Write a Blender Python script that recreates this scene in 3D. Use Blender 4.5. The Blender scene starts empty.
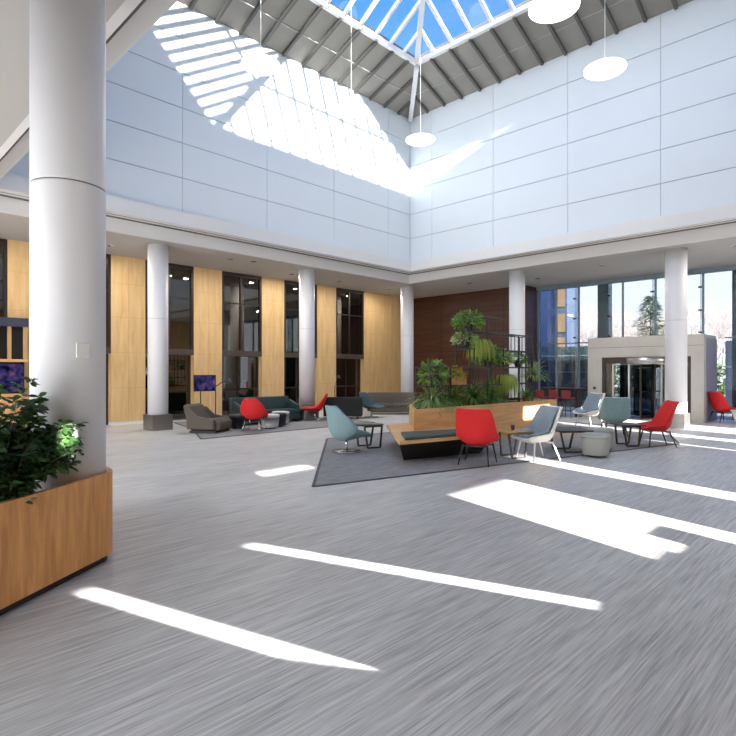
import bpy, bmesh, math, random
from mathutils import Vector, Matrix
random.seed(7)
PI = math.pi
sc = bpy.context.scene
COL = sc.collection

# ------------------------------------------------------------------ materials
def new_mat(name):
    m = bpy.data.materials.new(name); m.use_nodes = True
    nt = m.node_tree
    for n in list(nt.nodes): nt.nodes.remove(n)
    out = nt.nodes.new('ShaderNodeOutputMaterial')
    return m, nt, out

def N(nt, t, **kw):
    n = nt.nodes.new(t)
    for k, v in kw.items():
        if k in n.inputs: n.inputs[k].default_value = v
        else: setattr(n, k, v)
    return n

def pmat(name, col, rough=0.6, metal=0.0, var=0.08, scale=(6, 6, 6), nscale=1.0, spec=0.5, bump=0.0, detail=4, col2=None):
    """principled with a procedural noise variation of the base colour"""
    m, nt, out = new_mat(name)
    b = N(nt, 'ShaderNodeBsdfPrincipled', Roughness=rough, Metallic=metal)
    b.inputs['Specular IOR Level'].default_value = spec
    tc = N(nt, 'ShaderNodeTexCoord')
    mp = N(nt, 'ShaderNodeMapping'); mp.inputs['Scale'].default_value = scale
    nz = N(nt, 'ShaderNodeTexNoise', Scale=nscale, Detail=detail, Roughness=0.6)
    nt.links.new(tc.outputs['Object'], mp.inputs['Vector'])
    nt.links.new(mp.outputs['Vector'], nz.inputs['Vector'])
    r = N(nt, 'ShaderNodeValToRGB')
    c2 = col2 if col2 else tuple(min(1, c * (1 + var)) for c in col)
    c1 = tuple(c * (1 - var) for c in col)
    r.color_ramp.elements[0].color = (*c1, 1); r.color_ramp.elements[0].position = 0.3
    r.color_ramp.elements[1].color = (*c2, 1); r.color_ramp.elements[1].position = 0.7
    nt.links.new(nz.outputs['Fac'], r.inputs['Fac'])
    nt.links.new(r.outputs['Color'], b.inputs['Base Color'])
    if bump:
        bp = N(nt, 'ShaderNodeBump', Strength=bump, Distance=0.01)
        nt.links.new(nz.outputs['Fac'], bp.inputs['Height'])
        nt.links.new(bp.outputs['Normal'], b.inputs['Normal'])
    nt.links.new(b.outputs[0], out.inputs[0])
    return m

def emat(name, col, strength):
    m, nt, out = new_mat(name)
    e = N(nt, 'ShaderNodeEmission', Strength=strength); e.inputs['Color'].default_value = (*col, 1)
    nt.links.new(e.outputs[0], out.inputs[0]); return m

def glassmat(name, tint=(0.9, 0.95, 1.0), refl=0.08, rough=0.02, rcol=(1, 1, 1)):
    m, nt, out = new_mat(name)
    t = N(nt, 'ShaderNodeBsdfTransparent'); t.inputs['Color'].default_value = (*tint, 1)
    g = N(nt, 'ShaderNodeBsdfGlossy', Roughness=rough); g.inputs['Color'].default_value = (*rcol, 1)
    mx = N(nt, 'ShaderNodeMixShader', Fac=refl)
    nt.links.new(t.outputs[0], mx.inputs[1]); nt.links.new(g.outputs[0], mx.inputs[2])
    nt.links.new(mx.outputs[0], out.inputs[0]); return m

def woodmat(name, c1, c2, scale, rough=0.45, seam=None):
    m, nt, out = new_mat(name)
    b = N(nt, 'ShaderNodeBsdfPrincipled', Roughness=rough)
    tc = N(nt, 'ShaderNodeTexCoord'); mp = N(nt, 'ShaderNodeMapping')
    mp.inputs['Scale'].default_value = scale
    nz = N(nt, 'ShaderNodeTexNoise', Scale=1.0, Detail=6, Roughness=0.65, Distortion=0.6)
    r = N(nt, 'ShaderNodeValToRGB')
    r.color_ramp.elements[0].color = (*c1, 1); r.color_ramp.elements[0].position = 0.3
    r.color_ramp.elements[1].color = (*c2, 1); r.color_ramp.elements[1].position = 0.68
    nt.links.new(tc.outputs['Object'], mp.inputs['Vector']); nt.links.new(mp.outputs['Vector'], nz.inputs['Vector'])
    nt.links.new(nz.outputs['Fac'], r.inputs['Fac'])
    nt.links.new(r.outputs['Color'], b.inputs['Base Color']); nt.links.new(b.outputs[0], out.inputs[0])
    return m

def floormat():
    m, nt, out = new_mat('streaked_vinyl_floor')
    b = N(nt, 'ShaderNodeBsdfPrincipled', Roughness=0.42)
    b.inputs['Specular IOR Level'].default_value = 0.35
    tc = N(nt, 'ShaderNodeTexCoord')
    def streak(sx, sy, det):
        mp = N(nt, 'ShaderNodeMapping'); mp.inputs['Scale'].default_value = (sx, sy, 1)
        nz = N(nt, 'ShaderNodeTexNoise', Scale=1.0, Detail=det, Roughness=0.7)
        nt.links.new(tc.outputs['Object'], mp.inputs['Vector']); nt.links.new(mp.outputs['Vector'], nz.inputs['Vector'])
        return nz
    n1 = streak(75, 2.2, 2); n2 = streak(36, 1.0, 2); n3 = streak(1.1, 0.35, 2)
    a = N(nt, 'ShaderNodeMath', operation='ADD'); nt.links.new(n1.outputs['Fac'], a.inputs[0]); nt.links.new(n2.outputs['Fac'], a.inputs[1])
    a2 = N(nt, 'ShaderNodeMath', operation='MULTIPLY_ADD'); nt.links.new(n3.outputs['Fac'], a2.inputs[0]); a2.inputs[1].default_value = 0.35
    nt.links.new(a.outputs[0], a2.inputs[2])
    r = N(nt, 'ShaderNodeValToRGB')
    e = r.color_ramp.elements
    mr = N(nt, 'ShaderNodeMapRange'); mr.inputs['From Min'].default_value = 0.75; mr.inputs['From Max'].default_value = 1.6
    nt.links.new(a2.outputs[0], mr.inputs['Value'])
    e[0].position = 0.12; e[0].color = (0.32, 0.315, 0.305, 1)
    e[1].position = 0.88; e[1].color = (0.74, 0.73, 0.71, 1)
    k = e.new(0.5); k.color = (0.555, 0.547, 0.533, 1)
    nt.links.new(mr.outputs[0], r.inputs['Fac'])
    # plank joints
    br = N(nt, 'ShaderNodeTexBrick'); br.inputs['Scale'].default_value = 1.0
    br.inputs['Mortar Size'].default_value = 0.0025; br.inputs['Brick Width'].default_value = 1.2; br.inputs['Row Height'].default_value = 0.18
    br.inputs['Color1'].default_value = (1, 1, 1, 1); br.inputs['Color2'].default_value = (0.96, 0.96, 0.96, 1); br.inputs['Mortar'].default_value = (0.9, 0.9, 0.9, 1)
    mp = N(nt, 'ShaderNodeMapping'); mp.inputs['Rotation'].default_value = (0, 0, PI / 2)
    nt.links.new(tc.outputs['Object'], mp.inputs['Vector']); nt.links.new(mp.outputs['Vector'], br.inputs['Vector'])
    mx = N(nt, 'ShaderNodeMix', data_type='RGBA', blend_type='MULTIPLY'); mx.inputs[0].default_value = 1
    nt.links.new(r.outputs['Color'], mx.inputs[6]); nt.links.new(br.outputs['Color'], mx.inputs[7])
    nt.links.new(mx.outputs[2], b.inputs['Base Color']); nt.links.new(b.outputs[0], out.inputs[0])
    return m

M = {}
M['floor'] = floormat()
M['white'] = pmat('white_panel', (0.71, 0.76, 0.805), 0.45, var=0.015, scale=(.3, .3, .3))
M['joint'] = pmat('panel_joint', (0.30, 0.33, 0.37), 0.7)
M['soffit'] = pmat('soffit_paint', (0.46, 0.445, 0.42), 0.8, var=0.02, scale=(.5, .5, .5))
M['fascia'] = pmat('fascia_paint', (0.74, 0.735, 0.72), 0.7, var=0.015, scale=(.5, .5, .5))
M['groove'] = pmat('dark_groove', (0.16, 0.16, 0.16), 0.8)
M['column'] = pmat('column_paint', (0.76, 0.765, 0.80), 0.45, var=0.01, scale=(1, 1, 1))
M['steel'] = pmat('brushed_steel', (0.36, 0.35, 0.34), 0.3, metal=0.85, var=0.12, scale=(2, 2, 60))
M['stone'] = pmat('limestone', (0.45, 0.435, 0.405), 0.7, var=0.06, scale=(2, 2, 2))
M['deck'] = pmat('roof_deck', (0.29, 0.275, 0.245), 0.75, var=0.06, scale=(.8, .8, .8))
M['deckrib'] = pmat('roof_rib', (0.12, 0.117, 0.108), 0.7, var=0.06)
M['deckseam'] = pmat('roof_seam', (0.42, 0.42, 0.40), 0.6)
M['frame_white'] = pmat('skylight_frame', (0.78, 0.78, 0.78), 0.45, var=0.02)
M['skyglass'] = glassmat('skylight_glass', (0.36, 0.375, 0.39), 0.03)
M['glass'] = glassmat('clear_glass', (0.74, 0.775, 0.785), 0.06)
M['bluglass'] = glassmat('blue_tinted_glass', (0.45, 0.53, 0.66), 0.10, rcol=(.7, .8, 1))
M['doorglass'] = glassmat('door_glass', (0.42, 0.46, 0.50), 0.07)
M['darkglass'] = glassmat('dark_window_glass', (0.33, 0.30, 0.27), 0.13, rcol=(1, .97, .92))
M['maple'] = woodmat('pale_maple_panel', (0.56, 0.36, 0.155), (0.72, 0.50, 0.25), (5, 5, 0.7))
M['maple_edge'] = woodmat('maple_reveal', (0.45, 0.27, 0.11), (0.58, 0.37, 0.17), (5, 5, 0.7))
M['oak'] = woodmat('oak_veneer', (0.54, 0.225, 0.058), (0.82, 0.42, 0.135), (16, 16, 1.6))
M['oak_light'] = woodmat('oak_bench', (0.55, 0.28, 0.10), (0.75, 0.44, 0.19), (2, 0.9, 12))
M['walnut'] = woodmat('dark_walnut_wall', (0.034, 0.010, 0.004), (0.088, 0.029, 0.010), (0.8, 0.8, 9), 0.5)
M['bronze'] = pmat('dark_bronze_frame', (0.035, 0.024, 0.018), 0.4, metal=0.3)
M['bronze_band'] = pmat('bronze_spandrel', (0.075, 0.055, 0.048), 0.45, metal=0.2)
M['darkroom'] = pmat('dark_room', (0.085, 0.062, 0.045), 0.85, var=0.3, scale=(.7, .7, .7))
M['black'] = pmat('black_metal', (0.012, 0.012, 0.013), 0.45, var=0.1)
M['plinth'] = pmat('black_plinth', (0.01, 0.009, 0.008), 0.6)
M['chrome'] = pmat('chrome', (0.7, 0.7, 0.7), 0.15, metal=1.0, var=0.02)
M['red'] = pmat('red_fabric', (0.62, 0.012, 0.014), 0.75, var=0.10, scale=(40, 40, 40), bump=.15)
M['darkred'] = pmat('dark_red_stool', (0.22, 0.02, 0.02), 0.6, var=0.1)
M['teal'] = pmat('grey_teal_fabric', (0.215, 0.335, 0.36), 0.85, var=0.12, scale=(40, 40, 40), bump=.15)
M['greyteal'] = pmat('pale_blue_grey_fabric', (0.27, 0.34, 0.38), 0.85, var=0.1, scale=(40, 40, 40), bump=.15)
M['whiteplastic'] = pmat('white_shell', (0.80, 0.79, 0.76), 0.4, var=0.02)
M['taupe'] = pmat('taupe_fabric', (0.105, 0.088, 0.07), 0.9, var=0.12, scale=(30, 30, 30), bump=.15)
M['bottle'] = pmat('dark_green_leather', (0.013, 0.036, 0.038), 0.42, var=0.2, scale=(8, 8, 8))
M['darkfab'] = pmat('charcoal_green_fabric', (0.012, 0.015, 0.013), 0.85, var=0.15, scale=(30, 30, 30))
M['slate'] = pmat('slate_blue_fabric', (0.06, 0.10, 0.125), 0.85, var=0.15, scale=(30, 30, 30))
M['cushion'] = pmat('dark_green_cushion', (0.05, 0.075, 0.062), 0.85, var=0.15, scale=(30, 30, 30))
M['lightgrey'] = pmat('light_grey_felt', (0.42, 0.43, 0.40), 0.9, var=0.06, scale=(30, 30, 30))
M['whitefelt'] = pmat('white_felt', (0.66, 0.67, 0.65), 0.9, var=0.05, scale=(30, 30, 30))
M['charcoal'] = pmat('charcoal_fabric', (0.05, 0.052, 0.06), 0.85, var=0.15, scale=(30, 30, 30))
M['brownfab'] = pmat('brown_fabric', (0.09, 0.06, 0.045), 0.85, var=0.12, scale=(30, 30, 30))
M['rug'] = pmat('grey_carpet', (0.255, 0.25, 0.255), 0.95, var=0.28, scale=(14, 2.0, 1), nscale=1.4, bump=.3)
M['rugedge'] = pmat('carpet_border', (0.10, 0.10, 0.105), 0.9, var=0.1)
M['soil'] = pmat('planter_soil', (0.02, 0.013, 0.009), 0.95, var=0.5, scale=(12, 12, 12), bump=.5)
M['terracotta'] = pmat('terracotta', (0.52, 0.20, 0.075), 0.8, var=0.1)
M['orangebox'] = pmat('orange_wood_box', (0.60, 0.28, 0.09), 0.6, var=0.12)
M['greentop'] = pmat('dark_olive_top', (0.035, 0.05, 0.032), 0.35, var=0.1)
M['woodtop'] = woodmat('table_wood_top', (0.42, 0.22, 0.08), (0.60, 0.34, 0.14), (12, 2, 2))
M['whitepaint'] = pmat('white_paint', (0.75, 0.75, 0.73), 0.5, var=0.02)
M['navy'] = pmat('navy_bulkhead', (0.035, 0.045, 0.075), 0.5)
M['trunk'] = pmat('tree_bark', (0.34, 0.26, 0.24), 0.9, var=0.3, scale=(3, 3, 9))
M['paving'] = pmat('outdoor_paving', (0.16, 0.155, 0.15), 0.9, var=0.15, scale=(.3, .3, .3))
M['bluefac'] = pmat('blue_grey_facade', (0.045, 0.06, 0.10), 0.4, var=0.12, scale=(.5, .5, .5))
M['darkfac'] = pmat('dark_teal_facade', (0.03, 0.05, 0.055), 0.35, var=0.3, scale=(.6, .6, 2))
M['bluepost'] = pmat('blue_grey_post', (0.17, 0.24, 0.28), 0.5, var=0.04)
M['lavender'] = pmat('grey_violet_wall', (0.24, 0.23, 0.29), 0.6, var=0.03)
M['lamp'] = emat('lamp_white', (1.0, 0.985, 0.96), 3.0)
M['down'] = emat('downlight_glow', (1.0, 0.93, 0.82), 4.0)
M['warmwin'] = emat('warm_lit_window', (1.0, 0.68, 0.42), 0.75)

def leafmat(name, c1, c2):
    m, nt, out = new_mat(name)
    b = N(nt, 'ShaderNodeBsdfPrincipled', Roughness=0.42)
    ge = N(nt, 'ShaderNodeNewGeometry'); r = N(nt, 'ShaderNodeValToRGB')
    r.color_ramp.elements[0].color = (*c1, 1); r.color_ramp.elements[1].color = (*c2, 1)
    nt.links.new(ge.outputs['Random Per Island'], r.inputs['Fac'])
    nt.links.new(r.outputs['Color'], b.inputs['Base Color'])
    tr = N(nt, 'ShaderNodeBsdfTranslucent'); nt.links.new(r.outputs['Color'], tr.inputs['Color'])
    mx = N(nt, 'ShaderNodeMixShader', Fac=0.25)
    nt.links.new(b.outputs[0], mx.inputs[1]); nt.links.new(tr.outputs[0], mx.inputs[2])
    nt.links.new(mx.outputs[0], out.inputs[0]); return m
M['leaf_dark'] = leafmat('ficus_leaf', (0.012, 0.04, 0.012), (0.06, 0.14, 0.035))
M['leaf_mid'] = leafmat('green_leaf', (0.035, 0.11, 0.02), (0.26, 0.44, 0.08))
M['leaf_pale'] = leafmat('pale_leaf', (0.10, 0.22, 0.05), (0.50, 0.62, 0.24))
M['leaf_lime'] = leafmat('lime_leaf', (0.18, 0.28, 0.03), (0.50, 0.58, 0.10))
M['leaf_rust'] = leafmat('rust_leaf', (0.18, 0.26, 0.04), (0.60, 0.38, 0.07))
M['leaf_pine'] = leafmat('evergreen_leaf', (0.03, 0.07, 0.03), (0.12, 0.17, 0.06))

def screenmat():
    m, nt, out = new_mat('screen_picture')
    tc = N(nt, 'ShaderNodeTexCoord'); nz = N(nt, 'ShaderNodeTexNoise', Scale=5.0, Detail=5)
    nt.links.new(tc.outputs['Object'], nz.inputs['Vector'])
    r = N(nt, 'ShaderNodeValToRGB'); e = r.color_ramp.elements
    e[0].color = (0.004, 0.004, 0.014, 1); e[0].position = 0.36
    e[1].color = (0.30, 0.10, 0.06, 1); e[1].position = 0.78
    k = e.new(0.56); k.color = (0.055, 0.045, 0.17, 1)
    nt.links.new(nz.outputs['Fac'], r.inputs['Fac'])
    em = N(nt, 'ShaderNodeEmission', Strength=0.6); nt.links.new(r.outputs['Color'], em.inputs['Color'])
    nt.links.new(em.outputs[0], out.inputs[0]); return m
M['screen'] = screenmat()

# ------------------------------------------------------------------ mesh helpers
class MB:
    def __init__(s): s.v = []; s.f = []; s.smooth = []
    def add(s, vs, fs, smooth=False):
        o = len(s.v); s.v += [tuple(p) for p in vs]
        for f in fs: s.f.append(tuple(i + o for i in f)); s.smooth.append(smooth)
        return s
    def box(s, x0, x1, y0, y1, z0, z1, rot=0, piv=None):
        vs = [Vector((x, y, z)) for z in (z0, z1) for y in (y0, y1) for x in (x0, x1)]
        if rot:
            p = Vector(piv) if piv else Vector(((x0 + x1) / 2, (y0 + y1) / 2, 0))
            R = Matrix.Rotation(rot, 3, 'Z'); vs = [R @ (q - p) + p for q in vs]
        return s.add(vs, [(0, 2, 3, 1), (4, 5, 7, 6), (0, 1, 5, 4), (2, 6, 7, 3), (0, 4, 6, 2), (1, 3, 7, 5)])
    def bar(s, a, b, w, h=None, up=(0, 0, 1)):
        """rectangular bar between two points"""
        h = h or w; a = Vector(a); b = Vector(b); d = (b - a).normalized(); u = Vector(up)
        if abs(d.dot(u)) > .99: u = Vector((1, 0, 0))
        r = d.cross(u).normalized(); u = r.cross(d)
        vs = []
        for p in (a, b):
            for i, j in ((-1, -1), (1, -1), (1, 1), (-1, 1)): vs.append(p + r * w / 2 * i + u * h / 2 * j)
        return s.add(vs, [(3, 2, 1, 0), (4, 5, 6, 7), (0, 1, 5, 4), (1, 2, 6, 5), (2, 3, 7, 6), (3, 0, 4, 7)])
    def tube(s, pts, r, n=8, r2=None):
        pts = [Vector(p) for p in pts]; m = len(pts); vs = []
        for i, p in enumerate(pts):
            d = (pts[min(i + 1, m - 1)] - pts[max(i - 1, 0)]).normalized()
            u = Vector((0, 0, 1)) if abs(d.z) < .95 else Vector((1, 0, 0))
            a = d.cross(u).normalized(); b = a.cross(d)
            rr = r + ((r2 if r2 is not None else r) - r) * i / max(1, m - 1)
            for k in range(n):
                t = 2 * PI * k / n; vs.append(p + a * math.cos(t) * rr + b * math.sin(t) * rr)
        fs = [(i * n + k, i * n + (k + 1) % n, (i + 1) * n + (k + 1) % n, (i + 1) * n + k) for i in range(m - 1) for k in range(n)]
        s.add(vs, fs, True)
        s.add(vs[:n], [tuple(range(n))[::-1]]); s.add(vs[-n:], [tuple(range(n))]); return s
    def lathe(s, prof, n=32, c=(0, 0)):
        vs = []
        for r, z in prof:
            for k in range(n): t = 2 * PI * k / n; vs.append((c[0] + r * math.cos(t), c[1] + r * math.sin(t), z))
        fs = [(i * n + k, i * n + (k + 1) % n, (i + 1) * n + (k + 1) % n, (i + 1) * n + k) for i in range(len(prof) - 1) for k in range(n)]
        s.add(vs, fs, True)
        s.add(vs[:n], [tuple(range(n))[::-1]]); s.add(vs[-n:], [tuple(range(n))]); return s
    def prism(s, poly, z0, z1, top=None):
        n = len(poly); top = top or poly
        vs = [(x, y, z0) for x, y in poly] + [(x, y, z1) for x, y in top]
        return s.add(vs, [tuple(range(n))[::-1], tuple(range(n, 2 * n))] + [(i, (i + 1) % n, n + (i + 1) % n, n + i) for i in range(n)])
    def sideprism(s, prof, x0, x1):
        """profile in (y, z) extruded along x"""
        n = len(prof)
        vs = [(x0, y, z) for y, z in prof] + [(x1, y, z) for y, z in prof]
        return s.add(vs, [tuple(range(n)), tuple(range(n, 2 * n))[::-1]] + [(i, n + i, n + (i + 1) % n, (i + 1) % n) for i in range(n)])
    def build(s, name, mat, parent=None, bevel=0, seg=2, subsurf=0, recalc=True, smooth_all=False):
        me = bpy.data.meshes.new(name); me.from_pydata(s.v, [], s.f); me.update()
        bm = bmesh.new(); bm.from_mesh(me)
        for f, sm in zip(bm.faces, s.smooth): f.smooth = sm or smooth_all
        bmesh.ops.remove_doubles(bm, verts=bm.verts, dist=1e-5) if (recalc and len(bm.verts) < 20000) else None
        if recalc: bmesh.ops.recalc_face_normals(bm, faces=bm.faces)
        bm.to_mesh(me); bm.free()
        me.materials.append(M[mat])
        o = bpy.data.objects.new(name, me); COL.objects.link(o)
        if parent: o.parent = parent
        if bevel:
            b = o.modifiers.new('bevel', 'BEVEL'); b.width = bevel; b.segments = seg; b.limit_method = 'ANGLE'; b.angle_limit = math.radians(40)
        if subsurf:
            b = o.modifiers.new('sub', 'SUBSURF'); b.levels = subsurf; b.render_levels = subsurf
        return o

def tag(o, label, cat, group=None, kind=None):
    o['label'] = label
    o['category'] = cat
    if group: o['group'] = group
    if kind: o['kind'] = kind
    return o
def thing(name, label, cat, loc=(0, 0, 0), rz=0, group=None):
    o = bpy.data.objects.new(name, None); COL.objects.link(o); o.empty_display_size = .2
    o.location = loc; o.rotation_euler = (0, 0, rz)
    return tag(o, label, cat, group)
def struct(o, label=None, cat=None):
    o['kind'] = 'structure'
    if label: o['label'] = label
    if cat: o['category'] = cat
    return o
def sempty(name, label=None, cat=None):
    o = bpy.data.objects.new(name, None); COL.objects.link(o); return struct(o, label, cat)
def kids(o): return [c for c in bpy.data.objects if c.parent == o]
def dup(root, loc, rz, label, group=None):
    r = root.copy(); COL.objects.link(r); r.location = loc; r.rotation_euler = (0, 0, rz); r['label'] = label
    if group: r['group'] = group
    for ch in kids(root):
        cc = ch.copy(); COL.objects.link(cc); cc.parent = r
        for g in kids(ch):
            d = g.copy(); COL.objects.link(d); d.parent = cc
    return r
# view basis on the floor: away from the photographer / to the right
AW = Vector((-.7005, .7137)); RT = Vector((.7137, .7005))
def face(r, a):
    d = RT * r + AW * a
    return math.atan2(d.x, -d.y)

# ------------------------------------------------------------------ the setting
CEIL = 5.5
XW, YN, XE, YS = -18.2, 22.9, 2.85, -3.2          # outer faces of the hall
fx0, fx1, fy0, fy1 = -15.15, 1.15, 2.35, 17.95      # lower fascia of the atrium opening
gx0, gx1, gy0, gy1 = -14.63, 0.75, 2.87, 17.43     # upper fascia
ux0, ux1, uy0, uy1 = -14.85, 1.0, 2.65, 17.65    # upper walls
ZW0, ZW1 = 6.3, 12.34

struct(MB().box(XW - .6, XE + .4, YS - .3, YN + .1, -.2, 0).build('floor', 'floor'))
def ring(mb, ox0, ox1, oy0, oy1, ix0, ix1, iy0, iy1, z0, z1):
    mb.box(ox0, ox1, oy0, iy0, z0, z1); mb.box(ox0, ox1, iy1, oy1, z0, z1)
    mb.box(ox0, ix0, iy0, iy1, z0, z1); mb.box(ix1, ox1, iy0, iy1, z0, z1); return mb
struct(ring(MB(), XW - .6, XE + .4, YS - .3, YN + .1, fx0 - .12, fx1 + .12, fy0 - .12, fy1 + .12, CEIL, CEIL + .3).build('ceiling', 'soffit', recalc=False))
struct(ring(MB(), fx0 - .12, fx1 + .12, fy0 - .12, fy1 + .12, fx0, fx1, fy0, fy1, CEIL, 5.86).build('trim_1', 'fascia', recalc=False))
struct(ring(MB(), fx0 - .12, fx1 + .12, fy0 - .12, fy1 + .12, fx0 + .07, fx1 - .07, fy0 + .07, fy1 - .07, 5.861, 5.885).build('trim_2', 'groove', recalc=False))
m = ring(MB(), fx0 - .2, fx1 + .2, fy0 - .2, fy1 + .2, gx0, gx1, gy0, gy1, 5.886, 6.24)
struct(m.build('trim_3', 'fascia', recalc=False))
struct(ring(MB(), fx0 + .24, fx1 - .24, fy0 + .24, fy1 - .24, fx0 + .27, fx1 - .27, fy0 + .27, fy1 - .27, 5.878, 5.8859).build('trim_5', 'groove', recalc=False))
struct(ring(MB(), fx0 - .2, fx1 + .2, fy0 - .2, fy1 + .2, gx0 - .05, gx1 + .05, gy0 - .05, gy1 + .05, 6.241, 6.30).build('trim_4', 'whitepaint', recalc=False))

# upper white panel walls: panel boxes with open joints before a grey backing
def upper_wall(name, axis, pos, out, a0, a1, joints):
    w = MB(); bk = MB(); rows = [6.3 + i * (ZW1 - 6.3) / 6 for i in range(7)]
    cuts = [a0] + [j for j in joints if a0 + .15 < j < a1 - .15] + [a1]
    g = .011
    for z0, z1 in zip(rows, rows[1:]):
        for b0, b1 in zip(cuts, cuts[1:]):
            p0, p1 = sorted((pos, pos + out * .04))
            if axis == 'x': w.box(p0, p1, b0 + g * .55, b1 - g * .55, z0 + g, z1 - g)
            else: w.box(b0 + g * .55, b1 - g * .55, p0, p1, z0 + g, z1 - g)
    p0, p1 = sorted((pos + out * .03, pos + out * .25))
    if axis == 'x': bk.box(p0, p1, a0 - .25, a1 + .25, ZW0 + .002, ZW1 + .1)
    else: bk.box(a0 - .02, a1 + .02, p0, p1, ZW0 + .002, ZW1 + .1)
    o = struct(w.build(name, 'white', recalc=False))
    b = bk.build('backing', 'joint', o)
    return o
upper_wall('wall_left_upper', 'x', ux0, -1, uy0, uy1, [1.7 + 2.93 * i for i in range(-1, 8)] and [7.5 + 2.93 * i for i in range(-2, 4)])
upper_wall('wall_right_upper', 'y', uy1, 1, ux0, ux1, [-13.69 + 2.84 * i for i in range(0, 5)])
upper_wall('wall_near_upper', 'y', uy0, -1, ux0, ux1, [-13.69 + 2.84 * i for i in range(0, 5)])
upper_wall('wall_side_upper', 'x', ux1, 1, uy0, uy1, [7.5 + 2.93 * i for i in range(-2, 4)])

# sloping deck between the wall heads and the skylight kerb
sx0, sx1, sy0, sy1, SZ = -12.85, -0.9, 4.65, 15.65, 13.08
deck = MB(); ribs = MB(); seam = MB()
o4 = [(ux0 - .2, uy0 - .2), (ux1 + .2, uy0 - .2), (ux1 + .2, uy1 + .2), (ux0 - .2, uy1 + .2)]
i4 = [(sx0, sy0), (sx1, sy0), (sx1, sy1), (sx0, sy1)]
zo = ZW1 - .07
for k in range(4):
    a, b, c_, d_ = o4[k], o4[(k + 1) % 4], i4[(k + 1) % 4], i4[k]
    deck.add([(*a, zo), (*b, zo), (*c_, SZ), (*d_, SZ), (*a, zo + .25), (*b, zo + .25), (*c_, SZ + .25), (*d_, SZ + .25)],
             [(0, 1, 2, 3), (7, 6, 5, 4), (0, 4, 5, 1), (1, 5, 6, 2), (2, 6, 7, 3), (3, 7, 4, 0)])
roof = struct(deck.build('ceiling_upper', 'deck'))
def lerp(a, b, t): return a + (b - a) * t
def deckz(x, y):
    t = min(max(0, min((x - o4[0][0]) / (sx0 - o4[0][0]), (o4[1][0] - x) / (o4[1][0] - sx1), (y - o4[0][1]) / (sy0 - o4[0][1]), (o4[2][1] - y) / (o4[2][1] - sy1))), 1)
    return zo + (SZ - zo) * t
y = 2.75
while y < 17.6:
    for xa, xb in ((ux0 + .03, sx0 - .02), (ux1 - .03, sx1 + .02)):
        # clip at the hips
        def clip(x):
            return x
        yy = min(max(y, sy0), sy1)
        if yy != y:
            t = (sy0 - y) / (sy0 - o4[0][1]) if y < sy0 else (y - sy1) / (o4[2][1] - sy1)
            xb2 = lerp(xb, o4[0][0] if xb < -7 else o4[1][0], t)
        else: xb2 = xb
        if abs(xb2 - xa) > .15 and (xb2 - xa) * (xb - xa) > 0:
            ribs.bar((xa, y, deckz(xa, y) - .06), (xb2, y, deckz(xb2, y) - .06), .085, .12)
    y += .83
x = -14.7
while x < .95:
    for ya, yb in ((uy0 + .03, sy0 - .02), (uy1 - .03, sy1 + .02)):
        if x < sx0: t = (sx0 - x) / (sx0 - o4[0][0])
        elif x > sx1: t = (x - sx1) / (o4[1][0] - sx1)
        else: t = 0
        yb2 = lerp(yb, o4[0][1] if yb < 10 else o4[2][1], t)
        if abs(yb2 - ya) > .15 and (yb2 - ya) * (yb - ya) > 0:
            ribs.bar((x, ya, deckz(x, ya) - .06), (x, yb2, deckz(x, yb2) - .06), .085, .12)
    x += .83
ribs.build('deck_rib', 'deckrib', roof, recalc=False)
for f in (.5,):
    q = [(lerp(a[0], b[0], f), lerp(a[1], b[1], f)) for a, b in zip(o4, i4)]
    for k in range(4):
        a, b = q[k], q[(k + 1) % 4]
        seam.bar((*a, lerp(zo, SZ, f) - .012), (*b, lerp(zo, SZ, f) - .012), .035, .02)
seam.build('deck_seam', 'deckseam', roof, recalc=False)
hip = MB()
for k in range(4):
    a, b = o4[k], i4[k]
    f0 = .14
    hip.bar((lerp(a[0], b[0], f0), lerp(a[1], b[1], f0), lerp(zo, SZ, f0) - .12), (*b, SZ - .12), .16, .22)
hip.build('hip_beam', 'frame_white', roof, recalc=False)

# skylight: hipped glass pyramid on a white kerb
sky = sempty('window_1')
kb = MB()
for k in range(4):
    a, b = i4[k], i4[(k + 1) % 4]
    kb.bar((*a, SZ + .02), (*b, SZ + .02), .14, .16)
kb.build('kerb', 'frame_white', sky, recalc=False)
SL = .62
hw = (sx1 - sx0) / 2; AZ = SZ + .15 + SL * hw
cx = (sx0 + sx1) / 2
rA, rB = Vector((cx, sy0 + hw, AZ)), Vector((cx, sy1 - hw, AZ))
zb = SZ + .15
cn = [Vector((*p, zb)) for p in i4]
gl = MB()
gl.add([cn[0], cn[1], rA], [(0, 1, 2)]); gl.add([cn[1], cn[2], rB, rA], [(0, 1, 2, 3)])
gl.add([cn[2], cn[3], rB], [(0, 1, 2)]); gl.add([cn[3], cn[0], rA, rB], [(0, 1, 2, 3)])
gl.build('pane', 'skyglass', sky)
fr = MB()
for p, q in ((cn[0], rA), (cn[1], rA), (cn[2], rB), (cn[3], rB), (rA, rB)):
    fr.bar(p - Vector((0, 0, .08)), q - Vector((0, 0, .08)), .17, .24)
fr.build('hip_frame', 'frame_white', sky, recalc=False)
rf = MB()
n = 15
for i in range(1, n):
    y = lerp(sy0, sy1, i / n); t = min(1, (y - sy0) / hw, (sy1 - y) / hw)
    for xe_, s_ in ((sx0, 1), (sx1, -1)):
        rf.bar((xe_, y, zb - .05), (xe_ + s_ * hw * t, y, zb - .05 + SL * hw * t), .085, .14)
    x = lerp(sx0, sx1, i / n); t = min(1, (x - sx0) / hw, (sx1 - x) / hw)
    for ye_, s_ in ((sy0, 1), (sy1, -1)):
        rf.bar((x, ye_, zb - .05), (x, ye_ + s_ * hw * t, zb - .05 + SL * hw * t), .085, .14)
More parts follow.
